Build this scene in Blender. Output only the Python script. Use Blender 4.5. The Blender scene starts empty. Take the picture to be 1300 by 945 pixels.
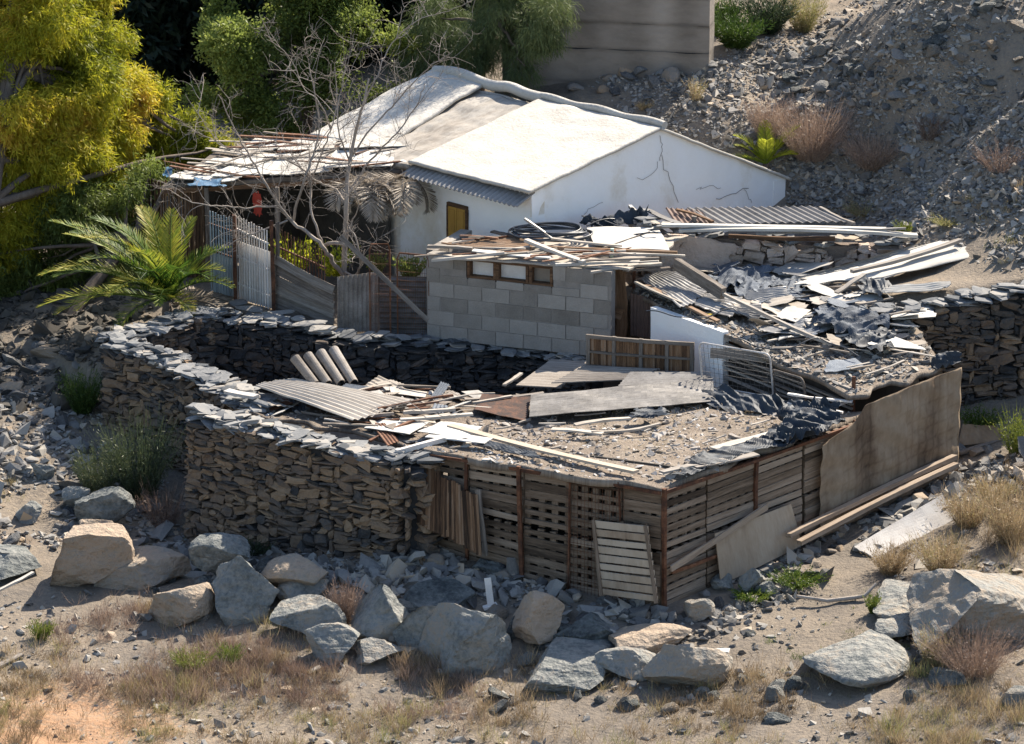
import bpy, math, random
import numpy as np
from mathutils import Vector
rng = np.random.default_rng(11)
random.seed(5)
R = math.radians
scene = bpy.context.scene
COL = scene.collection
# ------------------------------------------------------------------ camera model
FP, PITCH, DIST = 5600.0, R(16), 70.0
FWD = np.array([0, math.cos(PITCH), -math.sin(PITCH)])
UPV = np.array([0, math.sin(PITCH), math.cos(PITCH)])
CAM = np.array([0, 0, 2.0]) - FWD * DIST
def ray(px, py):
    return FWD + np.array([1.0, 0, 0]) * (px - 650) / FP + UPV * (472.5 - py) / FP
def P(px, py, z):
    d = ray(px, py); return CAM + d * (z - CAM[2]) / d[2]
def PY(px, py, Y):
    d = ray(px, py); return CAM + d * (Y - CAM[1]) / d[1]
# ------------------------------------------------------------------ noise
def _h(i, j, k, s):
    n = (i * 374761393 + j * 668265263 + k * 2147483647 + s * 974634777) & 0xffffffff
    n = ((n ^ (n >> 13)) * 1274126177) & 0xffffffff
    n = (n ^ (n >> 16)) & 0xffff
    return n / 65535.0
def vn(p, freq=1.0, seed=0):
    q = np.asarray(p, float) * freq
    if q.shape[-1] == 2: q = np.concatenate([q, np.zeros(q.shape[:-1] + (1,))], -1)
    i = np.floor(q).astype(np.int64); f = q - i; f = f * f * (3 - 2 * f)
    r = 0
    for a in (0, 1):
        for b in (0, 1):
            for c in (0, 1):
                w = (f[..., 0] if a else 1 - f[..., 0]) * (f[..., 1] if b else 1 - f[..., 1]) * (f[..., 2] if c else 1 - f[..., 2])
                r = r + w * _h(i[..., 0] + a, i[..., 1] + b, i[..., 2] + c, seed)
    return r * 2 - 1
def fbm(p, freq=1.0, seed=0, o=4):
    r = 0; a = 1.0
    for k in range(o):
        r = r + a * vn(p, freq * 2 ** k, seed + k); a *= .5
    return r
def unit(v):
    v = np.asarray(v, float); return v / (np.linalg.norm(v, axis=-1, keepdims=True) + 1e-9)
# ------------------------------------------------------------------ mesh builder
class MB:
    def __init__(s): s.v, s.f4, s.f3, s.t, s.g, s.n = [], [], [], [], [], 0
    def add(s, v, f, tint=.5, g=None):
        v = np.asarray(v, float).reshape(-1, 3); f = np.asarray(f, np.int64)
        if f.size == 0: return
        (s.f4 if f.shape[1] == 4 else s.f3).append(f + s.n)
        s.v.append(v); s.n += len(v)
        s.t.append(np.broadcast_to(np.asarray(tint, float), (len(v),)).copy())
        s.g.append(v.copy() if g is None else np.asarray(g, float).reshape(-1, 3))
    def addmany(s, V, f, tint):
        # V (K,n,3) copies of one topology f, tint (K,)
        K, n, _ = V.shape; f = np.asarray(f, np.int64)
        F = (f[None] + (np.arange(K) * n)[:, None, None]).reshape(-1, f.shape[1])
        s.add(V.reshape(-1, 3), F, np.repeat(np.broadcast_to(tint, (K,)), n))
    def build(s, name, mat, parent=None, smooth=False, base=None):
        v = np.concatenate(s.v)
        if parent is not None: o0 = np.array(parent.location)
        elif base is not None: o0 = np.array(base, float)
        else: o0 = np.array([(v[:, 0].min() + v[:, 0].max()) / 2, (v[:, 1].min() + v[:, 1].max()) / 2, v[:, 2].min()])
        me = bpy.data.meshes.new(name)
        me.vertices.add(len(v)); me.vertices.foreach_set('co', (v - o0).astype(np.float32).ravel())
        f4 = np.concatenate(s.f4) if s.f4 else np.zeros((0, 4), np.int64)
        f3 = np.concatenate(s.f3) if s.f3 else np.zeros((0, 3), np.int64)
        li = np.concatenate([f4.ravel(), f3.ravel()]).astype(np.int32)
        st = np.concatenate([np.arange(len(f4)) * 4, len(f4) * 4 + np.arange(len(f3)) * 3]).astype(np.int32)
        me.loops.add(len(li)); me.loops.foreach_set('vertex_index', li)
        me.polygons.add(len(st)); me.polygons.foreach_set('loop_start', st)
        me.polygons.foreach_set('use_smooth', np.full(len(st), bool(smooth)))
        me.update(calc_edges=True)
        a = me.attributes.new('tint', 'FLOAT', 'POINT'); a.data.foreach_set('value', np.concatenate(s.t).astype(np.float32))
        a = me.attributes.new('gv', 'FLOAT_VECTOR', 'POINT'); a.data.foreach_set('vector', np.concatenate(s.g).astype(np.float32).ravel())
        me.materials.append(MAT[mat] if isinstance(mat, str) else mat)
        o = bpy.data.objects.new(name, me); COL.objects.link(o)
        if parent is not None: o.parent = parent
        else: o.location = o0
        return o
def tag(o, label, cat, group=None, kind=None):
    if label: o['label'] = label
    if cat: o['category'] = cat
    if group: o['group'] = group
    if kind: o['kind'] = kind
    return o
def struct(o): o['kind'] = 'structure'; return o
def thing(name, label, cat, loc, group=None):
    o = bpy.data.objects.new(name, None); o.empty_display_size = .2; COL.objects.link(o); o.location = loc
    return tag(o, label, cat, group)
# ------------------------------------------------------------------ materials
MAT = {}
def mat(name, cols, ns=6, na=.5, fine=40, fa=.25, bump=.4, bs=30, bd=.01, rough=.9, metal=0, orand=0, scale=(1, 1, 1), transl=0, tcol=None,
        spec=.3, alpha=None, voro=None, world=False):
    m = bpy.data.materials.new(name); m.use_nodes = True; MAT[name] = m
    nt = m.node_tree; N = nt.nodes; L = nt.links; bs_ = N['Principled BSDF']; out = N['Material Output']
    at = N.new('ShaderNodeAttribute'); at.attribute_name = 'tint'
    gv = N.new('ShaderNodeAttribute'); gv.attribute_name = 'gv'
    mp = N.new('ShaderNodeMapping'); mp.inputs['Scale'].default_value = scale
    L.new(gv.outputs['Vector'], mp.inputs['Vector'])
    vec = mp.outputs['Vector']
    def noise(sc, det=5, rg=.6):
        n = N.new('ShaderNodeTexNoise'); n.inputs['Scale'].default_value = sc; n.inputs['Detail'].default_value = det
        n.inputs['Roughness'].default_value = rg; L.new(vec, n.inputs['Vector']); return n.outputs['Fac']
    def math_(op, a, b):
        k = N.new('ShaderNodeMath'); k.operation = op
        for i, x in enumerate((a, b)):
            if isinstance(x, (int, float)): k.inputs[i].default_value = x
            else: L.new(x, k.inputs[i])
        return k.outputs[0]
    f = at.outputs['Fac']
    n1 = noise(ns); n2 = noise(fine, 4, .7)
    f = math_('ADD', f, math_('MULTIPLY', math_('SUBTRACT', n1, .5), na * 3.2))
    f = math_('ADD', f, math_('MULTIPLY', math_('SUBTRACT', n2, .5), fa * 2.8))
    if orand:
        oi = N.new('ShaderNodeObjectInfo')
        f = math_('ADD', f, math_('MULTIPLY', math_('SUBTRACT', oi.outputs['Random'], .5), orand))
    cr = N.new('ShaderNodeValToRGB'); L.new(f, cr.inputs['Fac']); e = cr.color_ramp.elements
    while len(e) < len(cols): e.new(.5)
    for i, c in enumerate(cols):
        p = i / (len(cols) - 1)
        if len(c) == 4: p, c = c[3], c[:3]
        e[i].position = p; e[i].color = (*c[:3], 1)
    colo = cr.outputs['Color']
    L.new(colo, bs_.inputs['Base Color'])
    bs_.inputs['Roughness'].default_value = rough; bs_.inputs['Metallic'].default_value = metal
    bs_.inputs['Specular IOR Level'].default_value = spec
    if bump:
        b = N.new('ShaderNodeBump'); b.inputs['Strength'].default_value = bump; b.inputs['Distance'].default_value = bd
        hh = math_('ADD', noise(bs, 6, .65), n2)
        if voro:
            vo = N.new('ShaderNodeTexVoronoi'); vo.inputs['Scale'].default_value = voro; L.new(vec, vo.inputs['Vector'])
            hh = math_('ADD', hh, vo.outputs['Distance'])
        L.new(hh, b.inputs['Height']); L.new(b.outputs['Normal'], bs_.inputs['Normal'])
    sh = bs_.outputs['BSDF']
    if transl:
        tr = N.new('ShaderNodeBsdfTranslucent')
        if tcol:
            mx = N.new('ShaderNodeMixRGB'); mx.blend_type = 'MULTIPLY'; mx.inputs['Fac'].default_value = 1
            L.new(colo, mx.inputs['Color1']); mx.inputs['Color2'].default_value = (*tcol, 1); L.new(mx.outputs['Color'], tr.inputs['Color'])
        else: L.new(colo, tr.inputs['Color'])
        ms = N.new('ShaderNodeMixShader'); ms.inputs['Fac'].default_value = transl
        L.new(sh, ms.inputs[1]); L.new(tr.outputs['BSDF'], ms.inputs[2]); sh = ms.outputs[0]
    if alpha is not None:
        tp = N.new('ShaderNodeBsdfTransparent'); ms = N.new('ShaderNodeMixShader'); ms.inputs['Fac'].default_value = alpha
        L.new(tp.outputs[0], ms.inputs[1]); L.new(sh, ms.inputs[2]); sh = ms.outputs[0]
    L.new(sh, out.inputs['Surface'])
    return m
mat('soil', [(.095, .084, .074), (.165, .138, .11), (.235, .19, .14), (.35, .205, .115)], ns=.8, na=.25, fine=14, fa=.35, bump=.8, bs=10, bd=.04)
mat('roofdirt', [(.09, .072, .06), (.18, .142, .108), (.26, .215, .17), (.34, .30, .25)], ns=3, na=.4, fine=30, fa=.5, bump=.9, bs=25, bd=.03)
mat('rock', [(.045, .048, .052), (.12, .12, .12), (.21, .205, .195), (.27, .225, .18), (.31, .225, .145)], ns=5, na=.22, fine=26, fa=.2, bump=.7, bs=22, bd=.02, orand=.3, voro=9)
mat('boulder', [(.05, .058, .06), (.14, .152, .148), (.27, .27, .25), (.33, .275, .215), (.40, .31, .23)], ns=1.5, na=.3, fine=12, fa=.22, bump=1, bs=9, bd=.06, voro=5)
mat('scree', [(.07, .068, .066), (.16, .152, .143), (.26, .248, .228), (.35, .32, .275), (.39, .30, .21)], ns=4, na=.1, fine=30, fa=.15, bump=.3, bs=20)
mat('wallstone', [(.03, .031, .033), (.075, .068, .062), (.135, .10, .075), (.20, .142, .092), (.26, .185, .12)], ns=5, na=.22, fine=26, fa=.22, bump=.7, bs=24, bd=.018, voro=14)
mat('slate', [(.06, .066, .072), (.135, .14, .145), (.215, .215, .21), (.30, .28, .25), (.36, .30, .23)], ns=4, na=.2, fine=22, fa=.18, bump=.5, bs=20)
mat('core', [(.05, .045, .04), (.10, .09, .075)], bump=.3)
mat('crackline', [(.24, .21, .19), (.34, .31, .28)], bump=0)
mat('plaster', [(.40, .30, .19), (.68, .62, .52), (.87, .86, .83), (.89, .89, .88)], ns=1.6, na=.28, fine=9, fa=.12, bump=.35, bs=14, bd=.02)
mat('limeroof', [(.22, .18, .14), (.37, .335, .285), (.48, .45, .40), (.54, .515, .47)], ns=1.6, na=.3, fine=14, fa=.28, bump=.7, bs=18, bd=.02, rough=.95)
mat('oldroof', [(.16, .135, .11), (.27, .24, .205), (.38, .35, .31), (.46, .43, .39)], ns=2.2, na=.35, fine=14, fa=.3, bump=.6, bs=12, bd=.02, scale=(1, .35, 1))
mat('ruinplaster', [(.17, .135, .11), (.32, .25, .195), (.46, .36, .29), (.54, .43, .355)], ns=2.5, na=.4, fine=16, fa=.25, bump=.8, bs=10, bd=.04)
mat('block', [(.17, .148, .125), (.26, .235, .205), (.35, .32, .285)], ns=3, na=.3, fine=50, fa=.3, bump=.5, bs=50, bd=.008)
mat('mortar', [(.20, .18, .16), (.30, .27, .24)], bump=.3)
mat('concrete', [(.12, .105, .09), (.21, .185, .16), (.29, .265, .235)], ns=.8, na=.35, fine=7, fa=.2, bump=.4, bs=8, bd=.03, scale=(.4, 1, 1))
mat('greywood', [(.045, .036, .03), (.13, .108, .09), (.235, .205, .175), (.36, .33, .29)], ns=5, na=.35, fine=30, fa=.35, bump=.5, bs=30, bd=.006, scale=(.25, 4, 4), orand=.35)
mat('palewood', [(.14, .115, .09), (.25, .215, .175), (.37, .33, .28), (.47, .435, .385)], ns=4, na=.3, fine=24, fa=.3, bump=.4, bs=30, bd=.005, scale=(.3, 3, 3), orand=.3)
mat('brownwood', [(.03, .018, .011), (.10, .055, .03), (.20, .115, .062), (.27, .19, .13)], ns=5, na=.4, fine=26, fa=.35, bump=.5, bs=26, bd=.006, scale=(.25, 4, 4), orand=.25)
mat('palletwood', [(.045, .031, .021), (.125, .09, .062), (.22, .165, .12), (.32, .255, .195)], ns=4, na=.4, fine=24, fa=.35, bump=.5, bs=26, bd=.006, scale=(.3, 4, 4))
mat('rust', [(.03, .016, .012), (.09, .038, .02), (.17, .075, .038), (.22, .14, .10)], ns=5, na=.5, fine=30, fa=.35, bump=.5, bs=30, bd=.004, rough=.8, orand=.2)
mat('whitesheet', [(.22, .19, .16), (.34, .31, .275), (.44, .42, .38), (.54, .52, .48)], ns=2, na=.3, fine=14, fa=.2, bump=.3, bs=24, bd=.004, rough=.85, orand=.35)
mat('metalsheet', [(.08, .075, .07), (.17, .16, .15), (.27, .26, .245), (.37, .36, .34)], ns=2, na=.3, fine=14, fa=.2, bump=.2, bs=20, bd=.004, rough=.5, metal=.35, orand=.3)
mat('brownmetal', [(.06, .045, .04), (.13, .09, .075), (.2, .13, .10)], ns=3, na=.4, bump=.3, rough=.7)
mat('burlap', [(.08, .052, .034), (.18, .128, .085), (.28, .215, .15), (.36, .295, .22)], ns=1.6, na=.4, fine=8, fa=.22, bump=.5, bs=60, bd=.006, scale=(1, .6, 1), alpha=.86)
mat('plywood', [(.18, .12, .08), (.32, .25, .18), (.43, .36, .28)], ns=2, na=.4, fine=18, fa=.25, bump=.3, scale=(1, .25, 1))
mat('tarp', [(.010, .014, .020), (.022, .031, .043), (.05, .063, .08)], ns=3, na=.4, bump=.3, bs=14, bd=.01, rough=.62, spec=.35)
mat('shadenet', [(.045, .055, .07), (.10, .12, .15), (.2, .225, .255)], ns=2.5, na=.35, fine=60, fa=.4, bump=.7, bs=60, bd=.01, rough=.7)
mat('bluecloth', [(.03, .08, .16), (.06, .18, .30)], rough=.6)
mat('redcloth', [(.25, .03, .02), (.4, .06, .04)], rough=.9)
mat('bluepaint', [(.10, .13, .16), (.22, .28, .33), (.32, .36, .38)], ns=2, na=.5, rough=.7)
mat('mintpaint', [(.35, .45, .38), (.5, .6, .52)], rough=.6)
mat('ochre', [(.25, .13, .03), (.42, .24, .05), (.50, .30, .07)], ns=3, na=.3, rough=.6, scale=(4, 1, 1))
mat('whitepaint', [(.34, .28, .24), (.55, .51, .47), (.68, .66, .63)], ns=4, na=.4, rough=.6)
mat('hose', [(.015, .018, .024), (.04, .048, .06)], rough=.4, bump=0, spec=.5)
mat('dark', [(.012, .011, .01), (.03, .027, .024)], bump=0)
mat('glassdusty', [(.14, .12, .10), (.24, .215, .18)], rough=.3, bump=.2, spec=.5)
mat('yellow', [(.45, .33, .03), (.6, .46, .06)], rough=.6)
mat('deadbark', [(.15, .12, .10), (.27, .23, .195), (.39, .345, .30)], ns=5, na=.4, bump=.5, scale=(1, 1, .4))
mat('bark', [(.06, .045, .035), (.13, .10, .08), (.2, .165, .135)], ns=5, na=.4, bump=.6, scale=(1, 1, .3))
LB = dict(ns=1.0, na=.28, fine=30, fa=.05, bump=0, rough=.55, spec=.3)
mat('leaf_yellow', [(.07, .10, .014), (.26, .28, .02), (.50, .44, .035), (.52, .33, .05)], transl=.5, **LB)
mat('leaf_green', [(.07, .09, .025), (.18, .23, .05), (.36, .40, .10)], transl=.45, **LB)
mat('leaf_dark', [(.006, .013, .009), (.014, .027, .015), (.026, .043, .02)], transl=.2, **LB)  # near-black base colour carries the deep shade of the valley trees
mat('leaf_casuarina', [(.045, .065, .03), (.10, .135, .05), (.18, .21, .08)], transl=.3, **LB)
mat('leaf_palm', [(.02, .055, .01), (.09, .16, .02), (.27, .30, .035), (.40, .33, .05)], transl=.4, **LB)
mat('leaf_palmbright', [(.10, .17, .02), (.28, .34, .03), (.45, .46, .05)], transl=.5, **LB)
mat('leaf_lime', [(.12, .2, .02), (.33, .38, .03), (.55, .5, .04)], transl=.5, **LB)
mat('leaf_shrub', [(.02, .035, .018), (.05, .07, .035), (.10, .12, .055), (.17, .165, .08)], transl=.25, **LB)
mat('straw', [(.12, .085, .05), (.25, .18, .105), (.40, .30, .18), (.27, .26, .10)], transl=.3, **LB)
mat('brush', [(.10, .065, .05), (.24, .165, .125), (.38, .28, .21)], transl=.2, **LB)
mat('thatch', [(.10, .08, .06), (.22, .18, .14), (.36, .31, .25)], transl=.2, **LB)
mat('weed', [(.03, .06, .012), (.08, .13, .02), (.2, .22, .04)], transl=.3, **LB)
mat('litter', [(.13, .11, .09), (.26, .23, .20), (.40, .37, .34), (.52, .50, .47)], ns=3, na=.3, bump=.3)
# ------------------------------------------------------------------ terrain
def tps(pts):
    pts = np.array(pts, float); X = pts[:, :2]; z = pts[:, 2]; n = len(X)
    def k(r2): return .5 * r2 * np.log(r2 + 1e-6)
    d2 = ((X[:, None] - X[None]) ** 2).sum(-1)
    A = np.zeros((n + 3, n + 3)); A[:n, :n] = k(d2) + np.eye(n) * .8; A[:n, n] = 1; A[:n, n + 1:] = X; A[n, :n] = 1; A[n + 1:, :n] = X.T
    w = np.linalg.solve(A, np.concatenate([z, [0, 0, 0]]))
    def f(x, y):
        x = np.clip(x, -20, 20); y = np.clip(y, -18, 36)
        sh = np.shape(x); x = np.ravel(x); y = np.ravel(y); out = np.zeros(len(x))
        for i in range(0, len(x), 20000):
            q = np.stack([x[i:i + 20000], y[i:i + 20000]], 1)
            out[i:i + 20000] = k(((q[:, None] - X[None]) ** 2).sum(-1)) @ w[:n] + w[n] + q @ w[n + 1:]
        return out.reshape(sh)
    return f
def A(px, py, z): return tuple(P(px, py, z))
shared = [A(0, 520, .9), A(0, 430, 1.3), (-12, 8, 1.6), (-16, 14, 1.6), (-18, 0, .6), (-18, 30, 2)]
lower = shared + [A(848, 768, 0), A(700, 732, .12), A(600, 702, .25), A(528, 690, .38), A(400, 697, .1), A(260, 685, -.1), A(60, 640, .2), A(0, 600, .45),
    A(0, 850, -.35), A(300, 850, -.45), A(600, 850, -.45), A(900, 850, -.3), A(1280, 850, .1), A(1000, 765, 0), A(1150, 700, .25), A(1280, 600, .75),
    A(1215, 595, .5), A(1260, 530, 1.0), A(1300, 490, 1.2), A(140, 540, .6), (-2, 1, .35), (0, 0, .35), (3, -1, .4), (5, 1, .8), (8.6, 1.4, 1.25), (14, 0, 1.4), (20, 0, 2),
    (-15, -18, -.8), (0, -18, -.9), (15, -18, -.3)]
upper = shared + [A(350, 395, 1.75), A(280, 380, 1.8), A(450, 410, 1.65), A(560, 425, 1.5), (0, 5, 1.5), (-2, 8, 1.7), (-5, 8, 1.8), A(1010, 264, 2.5), (2.5, 4.4, 2.25), (4, 5, 2.3),
    A(1130, 385, 2.62), A(1300, 350, 2.85), A(1200, 300, 2.9), A(1290, 250, 3.2), A(1100, 215, 3.1), A(1000, 185, 3.25), A(950, 88, 4.5), A(830, 100, 4.2), A(895, 84, 4.55), A(700, 133, 3.85), (0, 11, 3.3),
    A(1300, 10, 6.5), A(1150, 5, 6.0), A(1010, 48, 5.3), A(1300, 100, 5.2), A(1200, 150, 4.2), A(1300, 200, 3.75), A(1080, 110, 4.4), A(960, 130, 3.8), (4.2, 12, 4.8), (7, 15, 4.9), (10, 17, 6.5), (3, 17, 4.6),
    (-6, 14, 2.3), (-8, 22, 2.2), (0, 22, 3.6), (6, 30, 5), (-4, 36, 3.5), (18, 8, 8.5), (18, 2, 4.5), (18, 30, 9), (12, 36, 7), (14, 12, 9)]
hL, hU = tps(lower), tps(upper)
YB = np.array([(-20, 8), (-9, 5), (-6.75, 2.45), (-5.05, 3.95), (-4, 4.0), (-2.85, 3.5), (-1.35, 3.65), (1.2, 2.6), (2.0, 3.6), (5.2, 3.0), (6.1, 1.95), (8.2, 2.2), (20, 3.2)])
def hfull(x, y):
    m = (y - np.interp(x, YB[:, 0], YB[:, 1])) / .35
    m = np.clip(m, 0, 1); m = m * m * (3 - 2 * m)
    q = np.stack([x, y], -1)
    rough = .25 + .75 * np.clip((hU(x, y) - 3.0) / 1.5, 0, 1) * m
    return hL(x, y) * (1 - m) + hU(x, y) * m + fbm(q, .55, 3, 5) * .16 * rough + fbm(q, 2.6, 9, 4) * .045 * (rough + .3)
def axis(a, b, st, far):
    c = np.arange(a, b + 1e-6, st); L = []; s = st; p = b
    while p < far: s *= 1.35; p += s; L.append(p)
    return np.concatenate([-(np.array(L[::-1]) - b) + a, c, L])
gx = axis(-13.0, 15.0, .13, 900); gy = axis(-13.0, 34.0, .13, 900)
GX, GY = np.meshgrid(gx, gy, indexing='ij'); GZ = hfull(GX, GY)
def hq(x, y):
    x = np.asarray(x, float); y = np.asarray(y, float)
    i = np.clip(np.searchsorted(gx, x) - 1, 0, len(gx) - 2); j = np.clip(np.searchsorted(gy, y) - 1, 0, len(gy) - 2)
    u = np.clip((x - gx[i]) / (gx[i + 1] - gx[i]), 0, 1); v = np.clip((y - gy[j]) / (gy[j + 1] - gy[j]), 0, 1)
    return GZ[i, j] * (1 - u) * (1 - v) + GZ[i + 1, j] * u * (1 - v) + GZ[i, j + 1] * (1 - u) * v + GZ[i + 1, j + 1] * u * v
def GV(px, py):
    px = np.atleast_1d(np.asarray(px, float)); py = np.atleast_1d(np.asarray(py, float))
    d = FWD[None] + np.stack([(px - 650) / FP, 0 * px, 0 * px], 1) + UPV[None] * ((472.5 - py) / FP)[:, None]
    t = np.full(len(px), 54.0); done = np.zeros(len(px), bool)
    for _ in range(420):
        p = CAM + d * t[:, None]; done |= p[:, 2] <= hq(p[:, 0], p[:, 1])
        t = np.where(done, t, t + .12)
        if done.all(): break
    lo = t - .12; hi = t.copy()
    for _ in range(7):
        mid = (lo + hi) / 2; p = CAM + d * mid[:, None]; b = p[:, 2] <= hq(p[:, 0], p[:, 1])
        hi = np.where(b, mid, hi); lo = np.where(b, lo, mid)
    return CAM + d * hi[:, None]
def G(px, py): return GV(px, py)[0]
b = MB(); nx, ny = len(gx), len(gy)
idx = np.arange(nx * ny).reshape(nx, ny)
F = np.stack([idx[:-1, :-1], idx[1:, :-1], idx[1:, 1:], idx[:-1, 1:]], -1).reshape(-1, 4)
V = np.stack([GX, GY, GZ], -1).reshape(-1, 3)
sandy = np.clip(1 - np.hypot((V[:, 0] + 6.5) / 3.6, (V[:, 1] + 9.2) / 2.6), 0, 1) * 1.2
sandy = .40 + .55 * np.clip(sandy, 0, 1) + .12 * vn(V * [1, 1, 0], .8, 4) + .12 * np.clip((V[:, 0]) / 8, 0, 1) * (V[:, 2] > 2)
b.add(V, F, sandy)
struct(b.build('ground', 'soil', base=(0, 0, 0), smooth=True))
# ------------------------------------------------------------------ shapes
def cube_t(n=2):
    vs = {}; V = []; F = []
    def vid(p):
        k = tuple(np.round(p, 5))
        if k not in vs: vs[k] = len(V); V.append(p)
        return vs[k]
    for ax in range(3):
        for s in (-1, 1):
            for i in range(n):
                for j in range(n):
                    q = []
                    for a, c in ((0, 0), (1, 0), (1, 1), (0, 1)):
                        p = [0, 0, 0]; p[ax] = s; p[(ax + 1) % 3] = -1 + 2 * (i + a) / n; p[(ax + 2) % 3] = -1 + 2 * (j + c) / n
                        q.append(vid(tuple(p)))
                    F.append(q if s > 0 else q[::-1])
    return np.array(V, float), np.array(F)
CT, CF = cube_t(2); C1, C1F = cube_t(1)
CT = CT * .82 + unit(CT) * .25
def ico(sub):
    t = (1 + 5 ** .5) / 2
    v = [(-1, t, 0), (1, t, 0), (-1, -t, 0), (1, -t, 0), (0, -1, t), (0, 1, t), (0, -1, -t), (0, 1, -t), (t, 0, -1), (t, 0, 1), (-t, 0, -1), (-t, 0, 1)]
    f = [(0, 11, 5), (0, 5, 1), (0, 1, 7), (0, 7, 10), (0, 10, 11), (1, 5, 9), (5, 11, 4), (11, 10, 2), (10, 7, 6), (7, 1, 8), (3, 9, 4), (3, 4, 2), (3, 2, 6), (3, 6, 8), (3, 8, 9), (4, 9, 5), (2, 4, 11), (6, 2, 10), (8, 6, 7), (9, 8, 1)]
    v = [unit(np.array(p, float)) for p in v]
    for _ in range(sub):
        c = {}; nf = []
        def mid(a, b_):
            k = (min(a, b_), max(a, b_))
            if k not in c: c[k] = len(v); v.append(unit(v[a] + v[b_]))
            return c[k]
        for a, b_, d in f:
            x, y, z = mid(a, b_), mid(b_, d), mid(d, a); nf += [(a, x, z), (b_, y, x), (d, z, y), (x, y, z)]
        f = nf
    return np.array(v), np.array(f)
I0, I0F = ico(0); I1, I1F = ico(1); I2, I2F = ico(2); I4, I4F = ico(4)
def rockshape(base, seed, cuts=7, amp=.05, cmin=.5, cmax=.82):
    r = np.random.default_rng(seed); v = base.copy()
    for k in range(cuts):
        n = unit(r.normal(size=3) * [1, 1, .9]); c = r.uniform(cmin, cmax)
        d = v @ n - c; v = v - np.maximum(d, 0)[:, None] * n
    if amp: v = v + unit(v) * (fbm(v + seed * 3.1, 1.7, seed, 4) * amp)[:, None] + unit(v)*(np.abs(vn(v*[1,1,3] + seed, 3.2, seed))*-amp*.7)[:, None]
    return v / np.abs(v).max(0)
ROCKS = [rockshape(I2, 100 + i, 9, .07) for i in range(10)]
def chip(i):
    v = rockshape(I0 if i % 2 else C1 / 1.7, 200 + i, 5, 0) + rng.normal(size=(12 if i % 2 else 8, 3)) * .16
    a, c = rng.uniform(-.6, .6, 2); v[:, 1] *= 1 + a * v[:, 0]; v[:, 2] *= 1 + c * v[:, 0] + .3 * rng.normal() * v[:, 1]; v[:, 1] += .4 * rng.normal() * v[:, 2]; return v
CHIPS = [chip(i) for i in range(16)]
def rot_z(a): c, s = np.cos(a), np.sin(a); return np.array([[c, -s, 0], [s, c, 0], [0, 0, 1]])
def rotmats(K, tilt=.35, r=rng):
    a = r.uniform(0, 2 * np.pi, K); b_ = r.normal(size=K) * tilt; c = r.normal(size=K) * tilt
    z = np.zeros(K); o = np.ones(K)
    Rz = np.stack([np.cos(a), -np.sin(a), z, np.sin(a), np.cos(a), z, z, z, o], 1).reshape(K, 3, 3)
    Rx = np.stack([o, z, z, z, np.cos(b_), -np.sin(b_), z, np.sin(b_), np.cos(b_)], 1).reshape(K, 3, 3)
    Ry = np.stack([np.cos(c), z, np.sin(c), z, o, z, -np.sin(c), z, np.cos(c)], 1).reshape(K, 3, 3)
    return Rx @ Ry @ Rz
def scatter(mb, pos, size, flat=.4, tint=None, tilt=.3, sink=.2):
    K = len(pos); size = np.broadcast_to(size, (K,)); M_ = rotmats(K, tilt)
    kind = rng.integers(0, 16, K); tint = np.clip(rng.normal(.45, .27, K), 0, 1) if tint is None else np.broadcast_to(tint, (K,))
    for k in range(16):
        s = np.where(kind == k)[0]
        if len(s) == 0: continue
        dim = np.stack([size[s] * rng.uniform(.8, 1.3, len(s)), size[s] * rng.uniform(.5, .95, len(s)), size[s] * flat * rng.uniform(.5, 1.4, len(s))], 1)
        V = np.einsum('kij,knj->kni', M_[s], CHIPS[k][None] * dim[:, None]) + pos[s][:, None] + np.array([0, 0, 1.])[None, None] * (dim[:, 2] * (1 - sink))[:, None, None] * .6
        mb.addmany(V, I0F if k % 2 else C1F, tint[s])
def boxv(mb, c, ax, half, tint=.5, g=None, jit=0):
    # ax rows = unit axes
    q = C1 * half
    v = q @ np.asarray(ax) + np.asarray(c)
    if jit: v = v + rng.normal(size=v.shape) * jit
    mb.add(v, C1F, tint, q + rng.uniform(-5, 5, 3) if g is None else g)
def bar(mb, a, b_, w, t, up=(0, 0, 1), tint=.5, jit=0, seg=1, bend=0):
    a = np.asarray(a, float); b_ = np.asarray(b_, float); d = unit(b_ - a); s = unit(np.cross(up, d)); n = np.cross(d, s)
    L = np.linalg.norm(b_ - a); pts = []; gg = []; off = rng.uniform(-5, 5, 3)
    if seg >= 3 and not bend: bend = rng.normal() * .012 * L
    for i in range(seg + 1):
        u = i / seg; c = a + (b_ - a) * u + n * bend * 4 * u * (1 - u) + s * bend * .5 * math.sin(u * 5 + off[0])
        for (p, q) in ((-1, -1), (1, -1), (1, 1), (-1, 1)):
            pts.append(c + s * p * w / 2 + n * q * t / 2 + rng.normal(size=3) * jit); gg.append(np.array([u * L, p * w / 2, q * t / 2]) + off)
    F = [[0, 1, 2, 3]]
    for i in range(seg):
        for k in range(4): F.append([i * 4 + k, i * 4 + (k + 1) % 4, i * 4 + 4 + (k + 1) % 4, i * 4 + 4 + k][::-1])
    F.append([seg * 4 + 3, seg * 4 + 2, seg * 4 + 1, seg * 4])
    mb.add(pts, F, tint, gg)
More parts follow.
